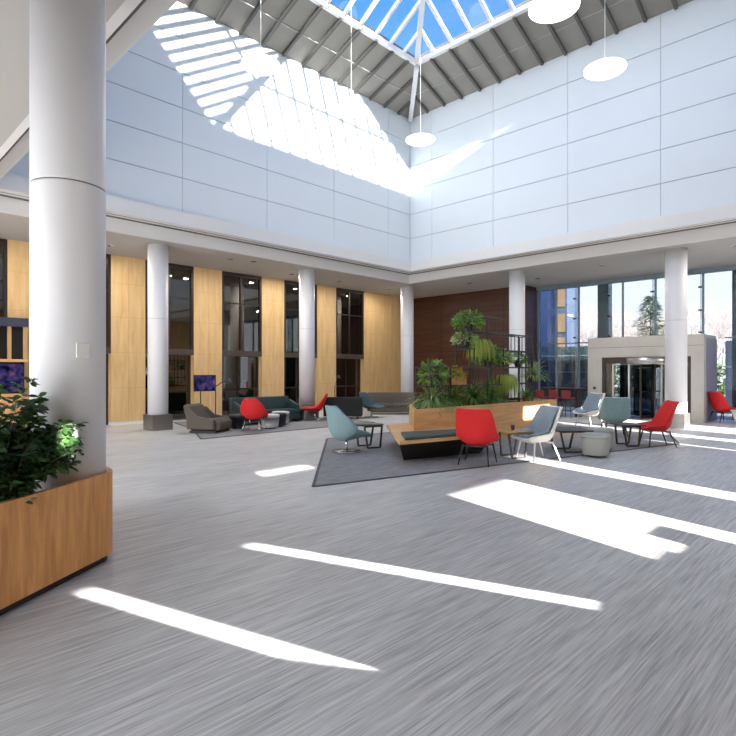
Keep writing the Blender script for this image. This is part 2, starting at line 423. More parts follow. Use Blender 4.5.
for f in (.36,):
    z = zb - .02 + SL * hw * f; d_ = hw * f
    q = [(sx0 + d_, sy0 + d_), (sx1 - d_, sy0 + d_), (sx1 - d_, sy1 - d_), (sx0 + d_, sy1 - d_)]
    for k in range(4): rf.bar((*q[k], z), (*q[(k + 1) % 4], z), .09, .10)
rf.build('glazing_bar', 'frame_white', sky, recalc=False)

# left wall: maple piers between dark two-storey windows
wins = [(2.13, 3.92), (5.0, 6.76), (7.87, 9.63), (10.76, 12.54), (13.63, 15.4), (16.5, 18.27)]
wl = MB(); edges = [YS] + [v for w in wins for v in w] + [21.9]
piers = [(edges[i], edges[i + 1]) for i in range(0, len(edges), 2)]
for a, b in piers:
    wl.box(XW - .35, XW, a, b, 0.1, CEIL - .002)
wall_l = struct(wl.build('wall_left', 'maple', recalc=False))
sk = MB()
for a, b in piers: sk.box(XW - .33, XW - .015, a + .01, b - .01, 0.003, .098)
struct(sk.build('baseboard_left', 'whitepaint', recalc=False))
jn = MB()
for a, b in piers:
    if b - a < 3: jn.box(XW - .01, XW + .003, (a + b) / 2 - .006, (a + b) / 2 + .006, .12, CEIL - .02)
    for z in (1.2, 2.35, 3.5, 4.6): jn.box(XW - .01, XW + .002, a + .01, b - .01, z - .005, z + .005)
jn.build('panel_joint', 'maple_edge', wall_l, recalc=False)
for i, (a, b) in enumerate(wins):
    w = sempty('window_%d' % (i + 2))
    f = MB()
    f.box(XW - .14, XW - .01, a + .002, a + .09, 2.32, CEIL - .01); f.box(XW - .14, XW - .01, b - .09, b - .002, 2.32, CEIL - .01)
    f.box(XW - .14, XW - .01, a + .09, b - .09, CEIL - .13, CEIL - .01)
    mcx = a + .48 * (b - a)
    f.box(XW - .12, XW - .02, mcx - .04, mcx + .04, 2.55, CEIL - .13)
    f.box(XW - .10, XW - .04, a + .09, b - .09, 4.30, 4.34)
    # recessed lower screen
    f.box(XW - .34, XW - .24, a + .002, a + .07, .004, 2.32); f.box(XW - .34, XW - .24, b - .07, b - .002, .004, 2.32)
    f.box(XW - .33, XW - .25, mcx - .04, mcx + .04, .004, 2.32); f.box(XW - .33, XW - .25, a + .07, b - .07, 1.02, 1.08)
    f.build('window_frame', 'bronze', w, recalc=False)
    MB().box(XW - .34, XW + .0, a + .002, b - .002, 2.325, 2.52).build('spandrel', 'bronze_band', w)
    g = MB(); g.box(XW - .085, XW - .075, a + .09, b - .09, 2.52, CEIL - .13); g.box(XW - .30, XW - .29, a + .07, b - .07, .004, 2.32)
    g.build('pane', 'darkglass', w, recalc=False)
# dim offices behind the left wall
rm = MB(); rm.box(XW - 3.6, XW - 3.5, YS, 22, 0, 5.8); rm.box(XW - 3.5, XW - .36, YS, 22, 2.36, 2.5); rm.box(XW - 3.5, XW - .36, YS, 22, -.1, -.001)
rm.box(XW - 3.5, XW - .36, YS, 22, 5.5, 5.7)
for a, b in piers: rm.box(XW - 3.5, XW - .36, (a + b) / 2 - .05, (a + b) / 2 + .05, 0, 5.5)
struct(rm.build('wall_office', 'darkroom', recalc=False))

# dark timber end wall, then the glazed entrance front
MB2 = MB().box(XW - .35, -11.8, 21.9, 22.15, 0, CEIL - .002)
MB2.box(-12.0, -11.8, 22.15, YN + .08, 0, CEIL - .002)
wb = struct(MB2.build('wall_back', 'walnut', recalc=False))
j = MB()
for z in (.9, 1.8, 2.7, 3.6, 4.5): j.box(XW, -11.82, 21.892, 21.91, z - .012, z + .012)
for x in (-16.4, -14.6, -12.9): j.box(x - .012, x + .012, 21.892, 21.91, 0, CEIL - .01)
j.build('panel_joint', 'plinth', wb, recalc=False)

gw = sempty('window_8')
f = MB()
f.box(-11.79, XE, YN - .12, YN + .08, 5.32, CEIL - .002)
for x in (-11.7, -10.9, -9.9, -8.10, -6.88, -5.27, -3.6, -2.2, -.8, .6, 2.0): f.box(x - .025, x + .025, YN - .06, YN + .06, 0.003, 5.32)
f.box(-11.79, -9.0, YN - .05, YN + .05, 2.92, 2.97); f.box(-4.6, XE, YN - .05, YN + .05, 2.92, 2.97)
f.build('window_frame', 'bluepost', gw, recalc=False)
MB().box(-10.9, XE, YN - .01, YN + .01, 0.003, 5.32).build('pane', 'glass', gw)
MB().box(-11.79, -10.9, YN - .01, YN + .01, 0.003, 5.32).build('pane', 'bluglass', gw)
fin = MB(); fit = MB()
for x in (-9.9, -8.49, -6.88, -5.27):
    fin.box(x - .008, x + .008, YN - .40, YN - .12, 0.003 if x < -9 else 3.1, 5.3)
    for z in (3.15, 3.95, 4.78): fit.box(x - .06, x + .06, YN - .44, YN - .36, z - .03, z + .03)
fin.build('glass_fin', 'glass', gw, recalc=False); fit.build('fin_fitting', 'black', gw, recalc=False)
for x, lab in ((-8.95, 'blue grey steel post in the glass front, left of the concrete portal top'), (-4.18, 'blue grey steel post at the right edge of the picture')):
    p = MB().box(x - .23, x + .23, YN + .15, YN + .55, 0, 5.6).build('steel_post', 'bluepost', bevel=.02)
    tag(p, lab, 'post')

# right-hand facade (unseen; its openings are shaped to throw the sun patches)
def wall_with_holes(name, x0, x1, y0, y1, z0, z1, holes, mat):
    ys = sorted(set([y0, y1] + [v for h in holes for v in h[:2]])); zs = sorted(set([z0, z1] + [v for h in holes for v in h[2:]]))
    mb = MB()
    for a, b in zip(ys, ys[1:]):
        run = None
        for c_, d_ in zip(zs, zs[1:]):
            hit = any(h[0] < (a + b) / 2 < h[1] and h[2] < (c_ + d_) / 2 < h[3] for h in holes)
            if not hit:
                if run and run[1] == c_: run = (run[0], d_)
                else:
                    if run: mb.box(x0, x1, a, b, *run)
                    run = (c_, d_)
        if run: mb.box(x0, x1, a, b, *run)
    return mb.build(name, mat, recalc=False)
holes = [(4.22, 4.6, 1.36, 2.26), (4.6, 4.95, 1.33, 2.26), (4.95, 5.4, 1.46, 2.26), (5.4, 5.83, .95, 2.26), (7.46, 8.03, 0, 2.62), (12.66, 12.8, 0, 2.3), (14.25, 14.85, 0, 3.75), (16.2, 17.9, 0, 3.1),
         (10.7, 12.15, 3.5, 3.86), (2.36, 3.5, 3.14, 3.28), (-.74, -.60, 3.42, 3.70)]
we = struct(wall_with_holes('wall_right', XE, XE + .12, YS, YN + .1, 0, CEIL, holes, 'maple'))
ws = MB().box(XW - .6, -15.0, YS - .3, YS, 0, CEIL); ws.box(-5.6, -3.6, YS - .3, YS, 0, CEIL); ws.box(.2, XE + .4, YS - .3, YS, 0, CEIL); ws.box(-3.6, .2, YS - .3, YS, 0, .25); ws.box(-3.6, .2, YS - .3, YS, 2.3, CEIL)  # unseen wall; glazed gaps added to let fill light into the hall
for x in [-15.0 + 1.88 * i for i in range(1, 5)]: ws.box(x - .05, x + .05, YS - .25, YS - .1, 0, CEIL)
ws.box(-15, -5.6, YS - .3, YS, 4.2, CEIL); ws.box(-15, -5.6, YS - .3, YS, 0, .25)
struct(ws.build('wall_near', 'white', recalc=False))

# ------------------------------------------------------------------ columns
def column(x, y, r, label, base, seamz=3.3):
    t = thing('column', label, 'column', (x, y, 0), 0, 'round white columns')
    z0 = .46 if base else 0.002
    c_ = MB(); n = 64
    sw = .003 if base else .006
    c_.lathe([(r, z0), (r, seamz - .02), (r, seamz - sw - .001), (r - .006, seamz - sw), (r - .006, seamz + sw), (r, seamz + sw + .001), (r, seamz + .02), (r, CEIL - .001)], n)
    c_.build('shaft', 'column', t)
    ringm = MB().lathe([(r - .0055, seamz - sw + .0005), (r - .0055, seamz + sw - .0005)], n).build('seam_ring', 'groove', t)
    if base:
        MB().box(-.315, .315, -.315, .315, .002, .458).build('base_box', 'steel', t, bevel=.006)
    return t
column(-5.48, 1.66, .308, 'large white round column in front, rising out of the oak planter', False, 3.42)
column(-15.95, 7.28, .29, 'white round column on a steel box, far left by the taupe chair', True)
column(-15.9, 12.95, .29, 'white round column behind the dark green sofa and red swivel chair', True)
column(-15.9, 18.7, .29, 'white round column below the corner, beside the long taupe sofa', True)
column(-10.46, 18.7, .29, 'white round column behind the hanging plant frame', True)
column(-5.04, 18.7, .305, 'white round column in front of the concrete entrance portal', True)
pl = MB().box(-.01, .01, -.055, .055, -.065, .065).build('wall_plate', 'whitepaint', bevel=.004)
dv = Vector((5.48, -1.66)).normalized(); ang = math.atan2(dv.y, dv.x) + math.radians(20)
pl.location = (-5.48 + .3195 * math.cos(ang), 1.66 + .3195 * math.sin(ang), 1.93); pl.rotation_euler = (0, 0, ang)
tag(pl, 'small white switch plate on the large front column', 'switch plate')

# ------------------------------------------------------------------ lamps
def pendant(loc, label):
    t = thing('pendant_lamp', label, 'lamp', loc, 0, 'round disc pendants under the skylight')
    MB().lathe([(.02, -.035), (.46, -.035), (.50, -.01), (.50, .02), (.46, .035), (.02, .035)], 40).build('diffuser', 'lamp', t)
    top = zo + .3
    x, y, z = loc
    d_ = deckz(x, y) if not (sx0 < x < sx1 and sy0 < y < sy1) else zb + SL * min(x - sx0, sx1 - x, y - sy0, sy1 - y) - .13
    MB().tube([(0, 0, .036), (0, 0, d_ - z - .02)], .008, 6).build('cable', 'whitepaint', t)
    return t
for loc, lab in (((-5.36, 13.93, 9.3), 'glowing disc pendant before the right upper wall, lower of the two at the right'),
                 ((-11.9, 14.7, 9.7), 'glowing disc pendant nearest the corner of the upper walls'),
                 ((-5.1, 10.6, 9.15), 'large glowing disc pendant at the top edge of the picture'),
                 ((-12.1, 8.3, 9.8), 'glowing disc pendant at the left, before the sunlit stripes'),
                 ((-12.0, 11.5, 9.67), 'glowing disc pendant between the left one and the corner one')):
    pendant(loc, lab)
dls = [((-16.9, 2.9), 'added round recessed downlight in the soffit at the left edge over the timber counter'),  # rows down to the glass front one are added to brighten the galleries
       ((-16.9, 13.0), 'added round recessed downlight in the soffit behind the second far column'),
       ((-16.9, 18.6), 'added round recessed downlight in the soffit by the corner column'),
       ((-10.6, 20.6), 'added round recessed downlight in the soffit before the left end of the glass front'),
       ((-16.9, 6.3), 'round recessed downlight in the soffit left of the first far column'),
       ((-16.06, 9.81), 'dim round downlight left in the pair over the taupe chair'),
       ((-15.87, 10.6), 'round recessed downlight in the soffit above the floor lamp'),
       ((-16.8, 15.4), 'round recessed downlight in the soffit above the red swivel chair'),
       ((-13.2, 19.6), 'round recessed downlight in the soffit above the dark timber wall'),
       ((-7.65, 19.61), 'round recessed downlight in the soffit above the concrete portal'),
       ((-3.7, 19.36), 'round recessed downlight in the soffit right of the portal column')]
d0 = None
for (x, y), lab in dls:
    if d0 is None:
        d0 = thing('downlight', lab, 'downlight', (x, y, CEIL), 0, 'recessed soffit downlights')
        tr_ = MB().lathe([(.075, -.02), (.10, -.02), (.10, -.001), (.075, -.001)], 24).build('trim_ring', 'chrome', d0)
        MB().lathe([(.001, -.016), (.073, -.016), (.073, -.002), (.001, -.002)], 20).build('lens', 'down', tr_)
    else: dup(d0, (x, y, CEIL), 0, lab)
    l = bpy.data.lights.new('downlight_lamp', 'AREA'); l.shape = 'DISK'; l.size = .16; l.energy = 12 if y > 19 and x < -8 else 38; l.color = (1, .93, .84)
    o = bpy.data.objects.new('downlight_lamp', l); COL.objects.link(o); o.location = (x, y, CEIL - .03)

# ------------------------------------------------------------------ entrance portal and revolving door
px0, px1, py0, py1, PZ = -8.73, -4.8, 21.0, 22.75, 3.0
ox0, ox1, OZ = -8.2, -5.2, 2.26
pt = thing('entrance_portal', 'grey limestone box portal around the revolving door', 'portal', (0, 0, 0))
m = MB()
m.box(px0, ox0, py0, py0 + .3, .003, PZ); m.box(ox1, px1 - .02, py0, py0 + .3, .003, PZ); m.box(ox0, ox1, py0, py0 + .3, OZ, PZ)
m.build('stone_front', 'stone', pt, recalc=False)
m = MB(); m.box(px0 + .01, px1 - .03, py0 + .301, py1, PZ - .12, PZ - .005); m.build('stone_roof', 'stone', pt)
MB().box(px0 + .005, px0 + .25, py0 + .301, py1, .003, PZ - .121).build('side_wall', 'charcoal', pt)
MB().box(px1 - .28, px1 - .005, py0 + .301, py1, .003, PZ - .121).build('side_wall', 'lavender', pt)
g = MB()
g.box(px0 + .01, px1 - .03, py0 - .003, py0 + .02, 2.62, 2.635)
g.build('joint', 'groove', pt)
dr = thing('revolving_door', 'dark framed revolving glass door inside the stone portal', 'door', (-6.7, 21.95, 0))
m = MB()
for s_ in (-1, 1): m.box(s_ * 1.46 - .05, s_ * 1.46 + .05, -.92, -.80, .004, 2.25)
m.box(-1.5, 1.5, -.90, -.70, 2.02, 2.255)
m.build('header_frame', 'bronze', dr, recalc=False)
MB().lathe([(1.1, 2.0), (1.1, 2.02), (1.1, 2.24), (.01, 2.24)], 40).build('drum_canopy', 'steel', dr)
MB().tube([(0, 0, .005), (0, 0, 2.0)], .06, 12).build('centre_post', 'bronze', dr)
for k in range(3):
    a = math.radians(25 + 120 * k); dx, dy = math.cos(a), math.sin(a)
    w = MB(); w.bar((dx * .08, dy * .08, .08), (dx * 1.04, dy * 1.04, .08), .05, .12); w.bar((dx * .08, dy * .08, 1.93), (dx * 1.04, dy * 1.04, 1.93), .05, .10)
    w.bar((dx * 1.02, dy * 1.02, .14), (dx * 1.02, dy * 1.02, 1.88), .05, .05); w.bar((dx * .1, dy * .1, 1.0), (dx * 1.0, dy * 1.0, 1.0), .04, .04)
    lf = w.build('door_leaf', 'bronze', dr, recalc=False)
    MB().bar((dx * .09, dy * .09, 1.0), (dx * .99, dy * .99, 1.0), .012, 1.72).build('pane', 'doorglass', lf)
for s_ in (-1, 1):
    w = MB(); n = 8
    pts = [(s_ * 1.15 * math.cos(math.radians(t)), 1.15 * math.sin(math.radians(t)) * .65) for t in range(-60, 61, 15)]
    for p, q in zip(pts, pts[1:]): w.bar((*p, 1.0), (*q, 1.0), .012, 1.95)
    dw = w.build('drum_glass', 'doorglass', dr, recalc=False)
w = MB()
for x in (-1.12, -.55, .55, 1.12): w.box(x - .03, x + .03, -.86, -.80, .004, 2.02)
w.build('mullion', 'steel', dr, recalc=False)
w = MB(); w.box(-1.40, -1.12, -.84, -.83, .01, 2.02); w.box(1.12, 1.40, -.84, -.83, .01, 2.02); w.build('side_pane', 'doorglass', dr, recalc=False)
ab = MB().box(-8.52, -8.42, py0 - .025, py0, 1.05, 1.15).build('door_button', 'black', bevel=.01); tag(ab, 'small dark access button on the left pier of the stone portal', 'button')

# ------------------------------------------------------------------ rugs
def rug(name, poly, label):
    t = thing(name, label, 'rug')
    MB().prism(poly, .002, .012).build('pile', 'rug', t)
    n = len(poly); e = MB()
    for i in range(n):
        a = Vector((*poly[i], .009)); b = Vector((*poly[(i + 1) % n], .009)); e.bar(a, b, .05, .014)
    e.build('border', 'rugedge', t, recalc=False)
    return t
rug('rug', [(-6.37, 5.31), (-3.86, 14.57), (-5.2, 18.0), (-9.9, 18.0), (-10.6, 9.3)], 'large grey angular rug under the planter bench and red chairs')
rug('rug', [(-12.85, 7.0), (-12.85, 13.4), (-15.3, 13.7), (-15.42, 12.45), (-17.6, 12.2), (-17.6, 8.6), (-15.2, 8.0)], 'smaller grey rug under the dark green sofa and taupe chair')

# ------------------------------------------------------------------ chairs
def shell_mesh(rows, th, cols=13, p=2.6, inset=0.0, off=0.0, thick_dir=-1):
    """rows: (y, z, halfwidth, lift) along a spine from seat front to back top"""
    # resample smoothly
    R = []
    n = len(rows)
    for i in range(n - 1):
        for k in range(3):
            t = k / 3
            p0, p1, p2, p3 = rows[max(0, i - 1)], rows[i], rows[i + 1], rows[min(n - 1, i + 2)]
            R.append([.5 * (2 * b + (c - a) * t + (2 * a - 5 * b + 4 * c - d) * t * t + (3 * b - a - 3 * c + d) * t ** 3) for a, b, c, d in zip(p0, p1, p2, p3)])
    R.append(list(rows[-1]))
    A = []; B = []
    for i, (yy, zz, hw_, lf) in enumerate(R):
        y0, z0 = R[max(0, i - 1)][:2]; y1, z1 = R[min(len(R) - 1, i + 1)][:2]
        dy, dz = y1 - y0, z1 - z0; L = math.hypot(dy, dz) or 1; dy /= L; dz /= L
        ny, nz = -dz, dy
        for j in range(cols):
            a = -1 + 2 * j / (cols - 1); l = lf * abs(a) ** p
            x = (hw_ - inset) * math.sin(a * PI / 2) ** 1 if False else (hw_ - inset) * a
            nx = -math.copysign(1, a) * min(.75, lf * 3) * abs(a) ** 3
            P = Vector((x, yy + ny * (l + off), zz + nz * (l + off)))
            nn = Vector((nx, ny, nz)).normalized()
            A.append(P); B.append(P + nn * th * thick_dir)
    r, c_ = len(R), cols
    mb = MB(); k = len(A); fs = []
    for i in range(r - 1):
        for j in range(c_ - 1):
            q = (i * c_ + j, i * c_ + j + 1, (i + 1) * c_ + j + 1, (i + 1) * c_ + j)
            fs.append(q); fs.append(tuple(k + v for v in q[::-1]))
    loop = [j for j in range(c_)] + [i * c_ + c_ - 1 for i in range(1, r)] + [(r - 1) * c_ + j for j in range(c_ - 2, -1, -1)] + [i * c_ for i in range(r - 2, 0, -1)]
    for a, b in zip(loop, loop[1:] + loop[:1]): fs.append((b, a, k + a, k + b))
    mb.add(A + B, fs, True); return mb

LOUNGE = [(-.40, .40, .29, .02), (-.36, .44, .345, .07), (-.10, .42, .38, .14), (.08, .41, .385, .20), (.18, .50, .38, .22),
          (.22, .68, .365, .15), (.27, .87, .345, .10), (.325, 1.02, .31, .06), (.335, 1.05, .275, .03)]
EGG = [(-.42, .31, .28, .02), (-.38, .35, .36, .08), (-.08, .32, .42, .20), (.14, .30, .44, .30), (.27, .42, .45, .31),
       (.33, .62, .41, .24), (.37, .80, .30, .14), (.41, .97, .21, .06), (.42, 1.01, .17, .03)]
ROUND = [(-.38, .37, .26, .02), (-.33, .41, .32, .08), (-.08, .39, .37, .16), (.12, .39, .385, .24), (.20, .46, .385, .25),
         (.24, .62, .36, .17), (.28, .80, .29, .10), (.31, .93, .20, .05), (.315, .95, .17, .02)]
LOW = [(-.42, .36, .27, .02), (-.38, .40, .33, .06), (-.10, .38, .36, .10), (.12, .37, .37, .16), (.22, .44, .36, .18),
       (.28, .58, .33, .13), (.35, .76, .28, .08), (.40, .90, .22, .04), (.405, .92, .19, .02)]

def leg4(t, mat, pts, r=.019, zt=.36):
    for (x0, y0, x1, y1) in pts:
        MB().tube([(x0, y0, zt), (x1, y1, .014)], r, 10, r * .62).build('leg', mat, t)
LEGS = [(-.24, -.24, -.30, -.30), (.24, -.24, .30, -.30), (-.22, .16, -.28, .30), (.22, .16, .28, .30)]

def lounge_chair(label, mat, loc, rz, legs='black', rows=LOUNGE, cushion=None, th=.06, group=None):
    t = thing('lounge_chair', label, 'chair', loc, rz, group)
    s_ = shell_mesh(rows, th); s_.build('shell', mat, t, subsurf=1)
    if cushion:
        shell_mesh(rows[1:-1], .035, inset=.035, off=.012, thick_dir=1).build('cushion', cushion, t, subsurf=1)
    if legs in ('black', 'whiteplastic'):
        leg4(t, legs, LEGS, zt=.375)
        u = MB(); u.bar((-.23, -.22, .35), (.23, -.22, .35), .03, .02); u.bar((-.21, .15, .35), (.21, .15, .35), .03, .02); u.bar((0, -.22, .35), (0, .15, .35), .03, .02)
        u.build('under_frame', legs, t, recalc=False)
    elif legs == 'disc':
        MB().tube([(0, 0, .03), (0, 0, .29)], .025, 12).build('post', 'chrome', t)
        MB().lathe([(.001, .013), (.30, .013), (.30, .022), (.05, .035), (.001, .035)], 36).build('base_disc', 'chrome', t)
    elif legs == 'sled':
        for s_ in (-1, 1):
            MB().tube([(s_ * .2, -.2, .36), (s_ * .26, -.28, .03), (s_ * .26, -.27, .024), (s_ * .26, .26, .024), (s_ * .26, .27, .03), (s_ * .2, .16, .36)], .011, 8).build('sled_leg', 'chrome', t)
    return t
RZ_ = .013
red0 = lounge_chair('red lounge chair seen from behind, in front of the planter bench', 'red', (-5.69, 8.70, RZ_), face(.42, .9))
dup(red0, (-4.06, 13.67, RZ_), face(-.97, .12), 'red high backed lounge chair in side view, facing left near the portal column')
dup(red0, (-4.75, 21.6, 0.002), face(1, .1), 'red lounge chair at the far right, beside the portal side wall').location.x = -4.42
wc = lounge_chair('white shelled chair with blue grey cushion standing at the end of the sunlit strip', 'whiteplastic', (-5.12, 9.98, RZ_), face(-.95, -.28), 'whiteplastic', cushion='greyteal')
dup(wc, (-7.0, 17.0, RZ_), face(-.95, -.35), 'pale chair with blue grey cushion behind the planter end, near the portal pier')
lounge_chair('grey teal high backed chair seen from behind, at the black side table before the portal', 'teal', (-5.54, 15.02, RZ_), face(.22, .95), 'black')
lounge_chair('grey teal swivel chair with narrow headrest, alone at the left corner of the big rug', 'teal', (-8.60, 8.10, RZ_), face(.78, .62), 'disc', rows=EGG)
lounge_chair('red round backed chair seen from behind before the dark green sofa', 'red', (-13.55, 9.06, RZ_), face(.15, .98), 'sled', rows=ROUND)
lounge_chair('low red swivel chair facing left in front of the far column', 'red', (-14.94, 12.53, RZ_), face(-1, -.05), 'disc', rows=LOW)
lounge_chair('slate blue low chair between the dark loveseat and the long taupe sofa', 'slate', (-14.42, 14.86, 0.002), face(.8, -.6), 'disc', rows=LOW)

# taupe slipper lounge
t = thing('lounge_armchair', 'taupe low upholstered armchair on the small rug below the wall screen', 'armchair', (-14.28, 8.04, RZ_), face(.96, -.2))
MB().sideprism([(-.50, .06), (-.54, .30), (-.40, .40), (.12, .36), (.42, .36), (.42, .06)], -.40, .40).build('seat', 'taupe', t, bevel=.07, seg=4)
MB().sideprism([(.14, .34), (.40, .74), (.54, .80), (.62, .74), (.44, .10), (.30, .07)], -.41, .41).build('backrest', 'taupe', t, bevel=.05, seg=4)
for s_ in (-1, 1):
    a, b = sorted((s_ * .41, s_ * .51))
    MB().sideprism([(-.40, .10), (-.38, .38), (.10, .47), (.36, .70), (.46, .66), (.44, .10)], a, b).build('armrest', 'taupe', t, bevel=.035, seg=3)
MB().box(-.42, .42, -.40, .40, .0, .058).build('plinth', 'plinth', t)

def sofa(name, label, mat, loc, rz, L, H, D=.8, seat=.42, arms=True):
    t = thing(name, label, 'sofa', loc, rz)
    h = L / 2
    MB().box(-h + .12, h - .12, -D / 2, D / 2 - .2, .09, seat - .12).build('base', mat, t, bevel=.03)
    n = max(2, round(L / .9)); w = (L - .26) / n
    for i in range(n):
        x = -h + .13 + i * w
        MB().box(x + .004, x + w - .004, -D / 2 - .02, D / 2 - .22, seat - .118, seat + .02).build('seat_cushion', mat, t, bevel=.035, seg=3)
    MB().sideprism([(D / 2 - .24, .09), (D / 2 - .20, seat), (D / 2 - .10, H), (D / 2 + .02, H), (D / 2 + .0, .09)], -h + .0, h - .0).build('backrest', mat, t, bevel=.04, seg=3)
    if arms:
        for s_ in (-1, 1):
            a, b = sorted((s_ * h, s_ * (h - .12)))
            MB().sideprism([(-D / 2 + .02, .09), (-D / 2 + .04, .56), (D / 2 - .24, H - .10), (D / 2 - .24, .09)], a, b).build('armrest', mat, t, bevel=.03, seg=3)
    for sx in (-1, 1):
        for sy in (-1, 1):
            MB().tube([(sx * (h - .2), sy * (D / 2 - .2), .092), (sx * (h - .19), sy * (D / 2 - .19), .002)], .02, 8).build('leg', 'black', t)
    return t
sofa('sofa', 'long dark green leather sofa behind the red round chair', 'bottle', (-15.35, 10.72, RZ_), PI / 2, 2.35, .86)
sofa('loveseat', 'dark charcoal loveseat turned away, right of the red swivel chair', 'darkfab', (-14.86, 13.84, 0.002), face(0.02, 1), 1.42, .80)
sofa('sofa', 'long taupe sofa against the pale timber pier near the corner column', 'taupe', (-14.96, 16.66, 0.002), face(0, -1), 2.05, .86, arms=False)

def ottoman(label, mat, loc, r=.27, h=.44, group=None, rz=0):
    t = thing('ottoman', label, 'ottoman', loc, rz, group)
    sq = []
    def ringp(rr, z):
        return [(rr * math.copysign(abs(math.cos(a)) ** .75, math.cos(a)), rr * math.copysign(abs(math.sin(a)) ** .75, math.sin(a)), z) for a in [2 * PI * k / 32 for k in range(32)]]
    prof = [(r * .84, .03), (r * .9, .05), (r * 1.0, h * .8), (r * 1.0, h - .09), (r * .99, h - .085)]
    m = MB(); vs = []
    for rr, z in prof: vs += ringp(rr, z)
    fs = [(i * 32 + k, i * 32 + (k + 1) % 32, (i + 1) * 32 + (k + 1) % 32, (i + 1) * 32 + k) for i in range(len(prof) - 1) for k in range(32)]
    m.add(vs, fs, True); m.add(vs[:32], [tuple(range(32))[::-1]]); m.add(vs[-32:], [tuple(range(32))]); m.build('body', mat, t)
    prof = [(r * .97, h - .084), (r * 1.02, h - .07), (r * 1.02, h - .03), (r * .97, h - .006), (r * .88, h)]
    m = MB(); vs = []
    for rr, z in prof: vs += ringp(rr, z)
    m.add(vs, fs, True); m.add(vs[:32], [tuple(range(32))[::-1]]); m.add(vs[-32:], [tuple(range(32))]); m.build('seat_pad', mat, t)
    MB().lathe([(.001, .0), (r * .7, .0), (r * .7, .029), (.001, .029)], 24).build('plinth', 'plinth', t)
    return t
o1 = ottoman('light grey round ottoman in front of the black tables, nearest of the pale ones', 'lightgrey', (-4.52, 11.25, RZ_), r=.27, h=.46)
dup(o1, (-4.85, 12.35, RZ_), .4, 'light grey ottoman just behind the nearest pale ottoman')
w1 = ottoman('white ottoman right beside the red round backed chair', 'whitefelt', (-13.80, 9.80, RZ_), r=.26, h=.42)
dup(w1, (-14.55, 10.75, RZ_), .3, 'white ottoman furthest right in the row before the dark green sofa')
o2 = ottoman('charcoal ottoman between the two white ottomans', 'charcoal', (-14.05, 10.28, RZ_), r=.24, h=.42)
dup(o2, (-14.5, 9.10, RZ_), .3, 'charcoal ottoman left of the red round backed chair')
ottoman('small brown ottoman left of the red swivel chair', 'brownfab', (-15.3, 12.0, RZ_), r=.24, h=.42)

def sled_table(label, top, loc, rz, L, D, H, round_=False, tmat='black'):
    t = thing('side_table', label, 'table', loc, rz)
    if round_: MB().lathe([(.001, H - .03), (L / 2 - .01, H - .03), (L / 2, H - .015), (L / 2, H), (.001, H)], 40).build('tabletop', top, t)
    else: MB().box(-L / 2, L / 2, -D / 2, D / 2, H - .03, H).build('tabletop', top, t, bevel=.008)
    for s_ in (-1, 1):
        f = MB(); x = s_ * (L * .30); w = D * .36
        f.bar((x, -w, H - .045), (x, w, H - .045), .035, .028); f.bar((x * 1.15, -w * .72, .015), (x * 1.15, w * .72, .015), .035, .03)
        f.bar((x, -w, H - .05), (x * 1.15, -w * .72, .02), .035, .03, up=(1, 0, 0)); f.bar((x, w, H - .05), (x * 1.15, w * .72, .02), .035, .03, up=(1, 0, 0))
        f.build('leg', tmat, t, recalc=False)
    return t
a0 = face(1, 0)
sled_table('dark olive table with black trestle legs beside the grey teal swivel chair', 'greentop', (-8.73, 8.93, RZ_), a0 + .5, .66, .62, .53, True)
sled_table('wood topped black table in front of the red chair seen from behind', 'woodtop', (-5.64, 9.93, RZ_), a0 + .3, .58, .58, .54)
sled_table('black low table between the white shelled chair and the pale ottoman', 'black', (-5.25, 11.55, RZ_), a0 + .1, .85, .75, .48)
sled_table('black side table between the grey teal chair and the right red chair', 'black', (-4.62, 13.36, RZ_), a0 + .1, .60, .55, .50)
cup = thing('cup', 'small dark cup standing on the wood topped table', 'cup', (-5.68, 9.98, RZ_ + .541))
MB().lathe([(.001, 0), (.03, 0), (.04, .10), (.036, .10), (.027, .01), (.001, .01)], 20).build('body', 'charcoal', cup)

# low white table at the far right
t = thing('coffee_table', 'low white tub table before the far right red chair', 'table', (-3.55, 21.35, .002))
MB().lathe([(.001, 0), (.42, 0), (.55, .44), (.001, .44)], 36).build('tub', 'whitepaint', t); MB().lathe([(.001, .441), (.57, .441), (.57, .465), (.001, .465)], 36).build('tabletop', 'whitepaint', t)

# high table and stools behind the planter
t = thing('high_table', 'dark high table behind the planter, before the glass front', 'table', (-9.55, 20.55, .002), .0)
MB().box(-.78, .78, -.3, .3, 1.06, 1.10).build('tabletop', 'walnut', t, bevel=.006)
for sx in (-1, 1): MB().box(sx * .66 - .04, sx * .66 + .04, -.24, .24, 0, 1.058).build('leg', 'black', t)
st = None
for x, y, lab in ((-9.55, 19.98, 'dark red bar stool in the middle of the high table'), (-9.05, 19.98, 'dark red bar stool at the right end of the high table'), (-10.1, 19.98, 'dark red bar stool at the left end of the high table')):
    if st is None:
        st = thing('bar_stool', lab, 'stool', (x, y, .002), PI, 'red bar stools at the high table')
        MB().box(-.19, .19, -.19, .17, .70, .76).build('seat', 'darkred', st, bevel=.02)
        MB().sideprism([(.15, .77), (.18, 1.02), (.21, 1.02), (.18, .76)], -.18, .18).build('backrest', 'darkred', st, bevel=.01)
        for sx in (-1, 1):
            for sy in (-1, 1): MB().tube([(sx * .15, sy * .14, .70), (sx * .2, sy * .2, .0)], .012, 8).build('leg', 'black', st)
        f = MB()
        for a, b in (((-.185, -.185), (.185, -.185)), ((-.185, .185), (.185, .185)), ((-.185, -.185), (-.185, .185)), ((.185, -.185), (.185, .185))): f.tube([(*a, .25), (*b, .25)], .008, 6)
        f.build('foot_ring', 'black', st)
    else: dup(st, (x, y, .002), PI, lab)

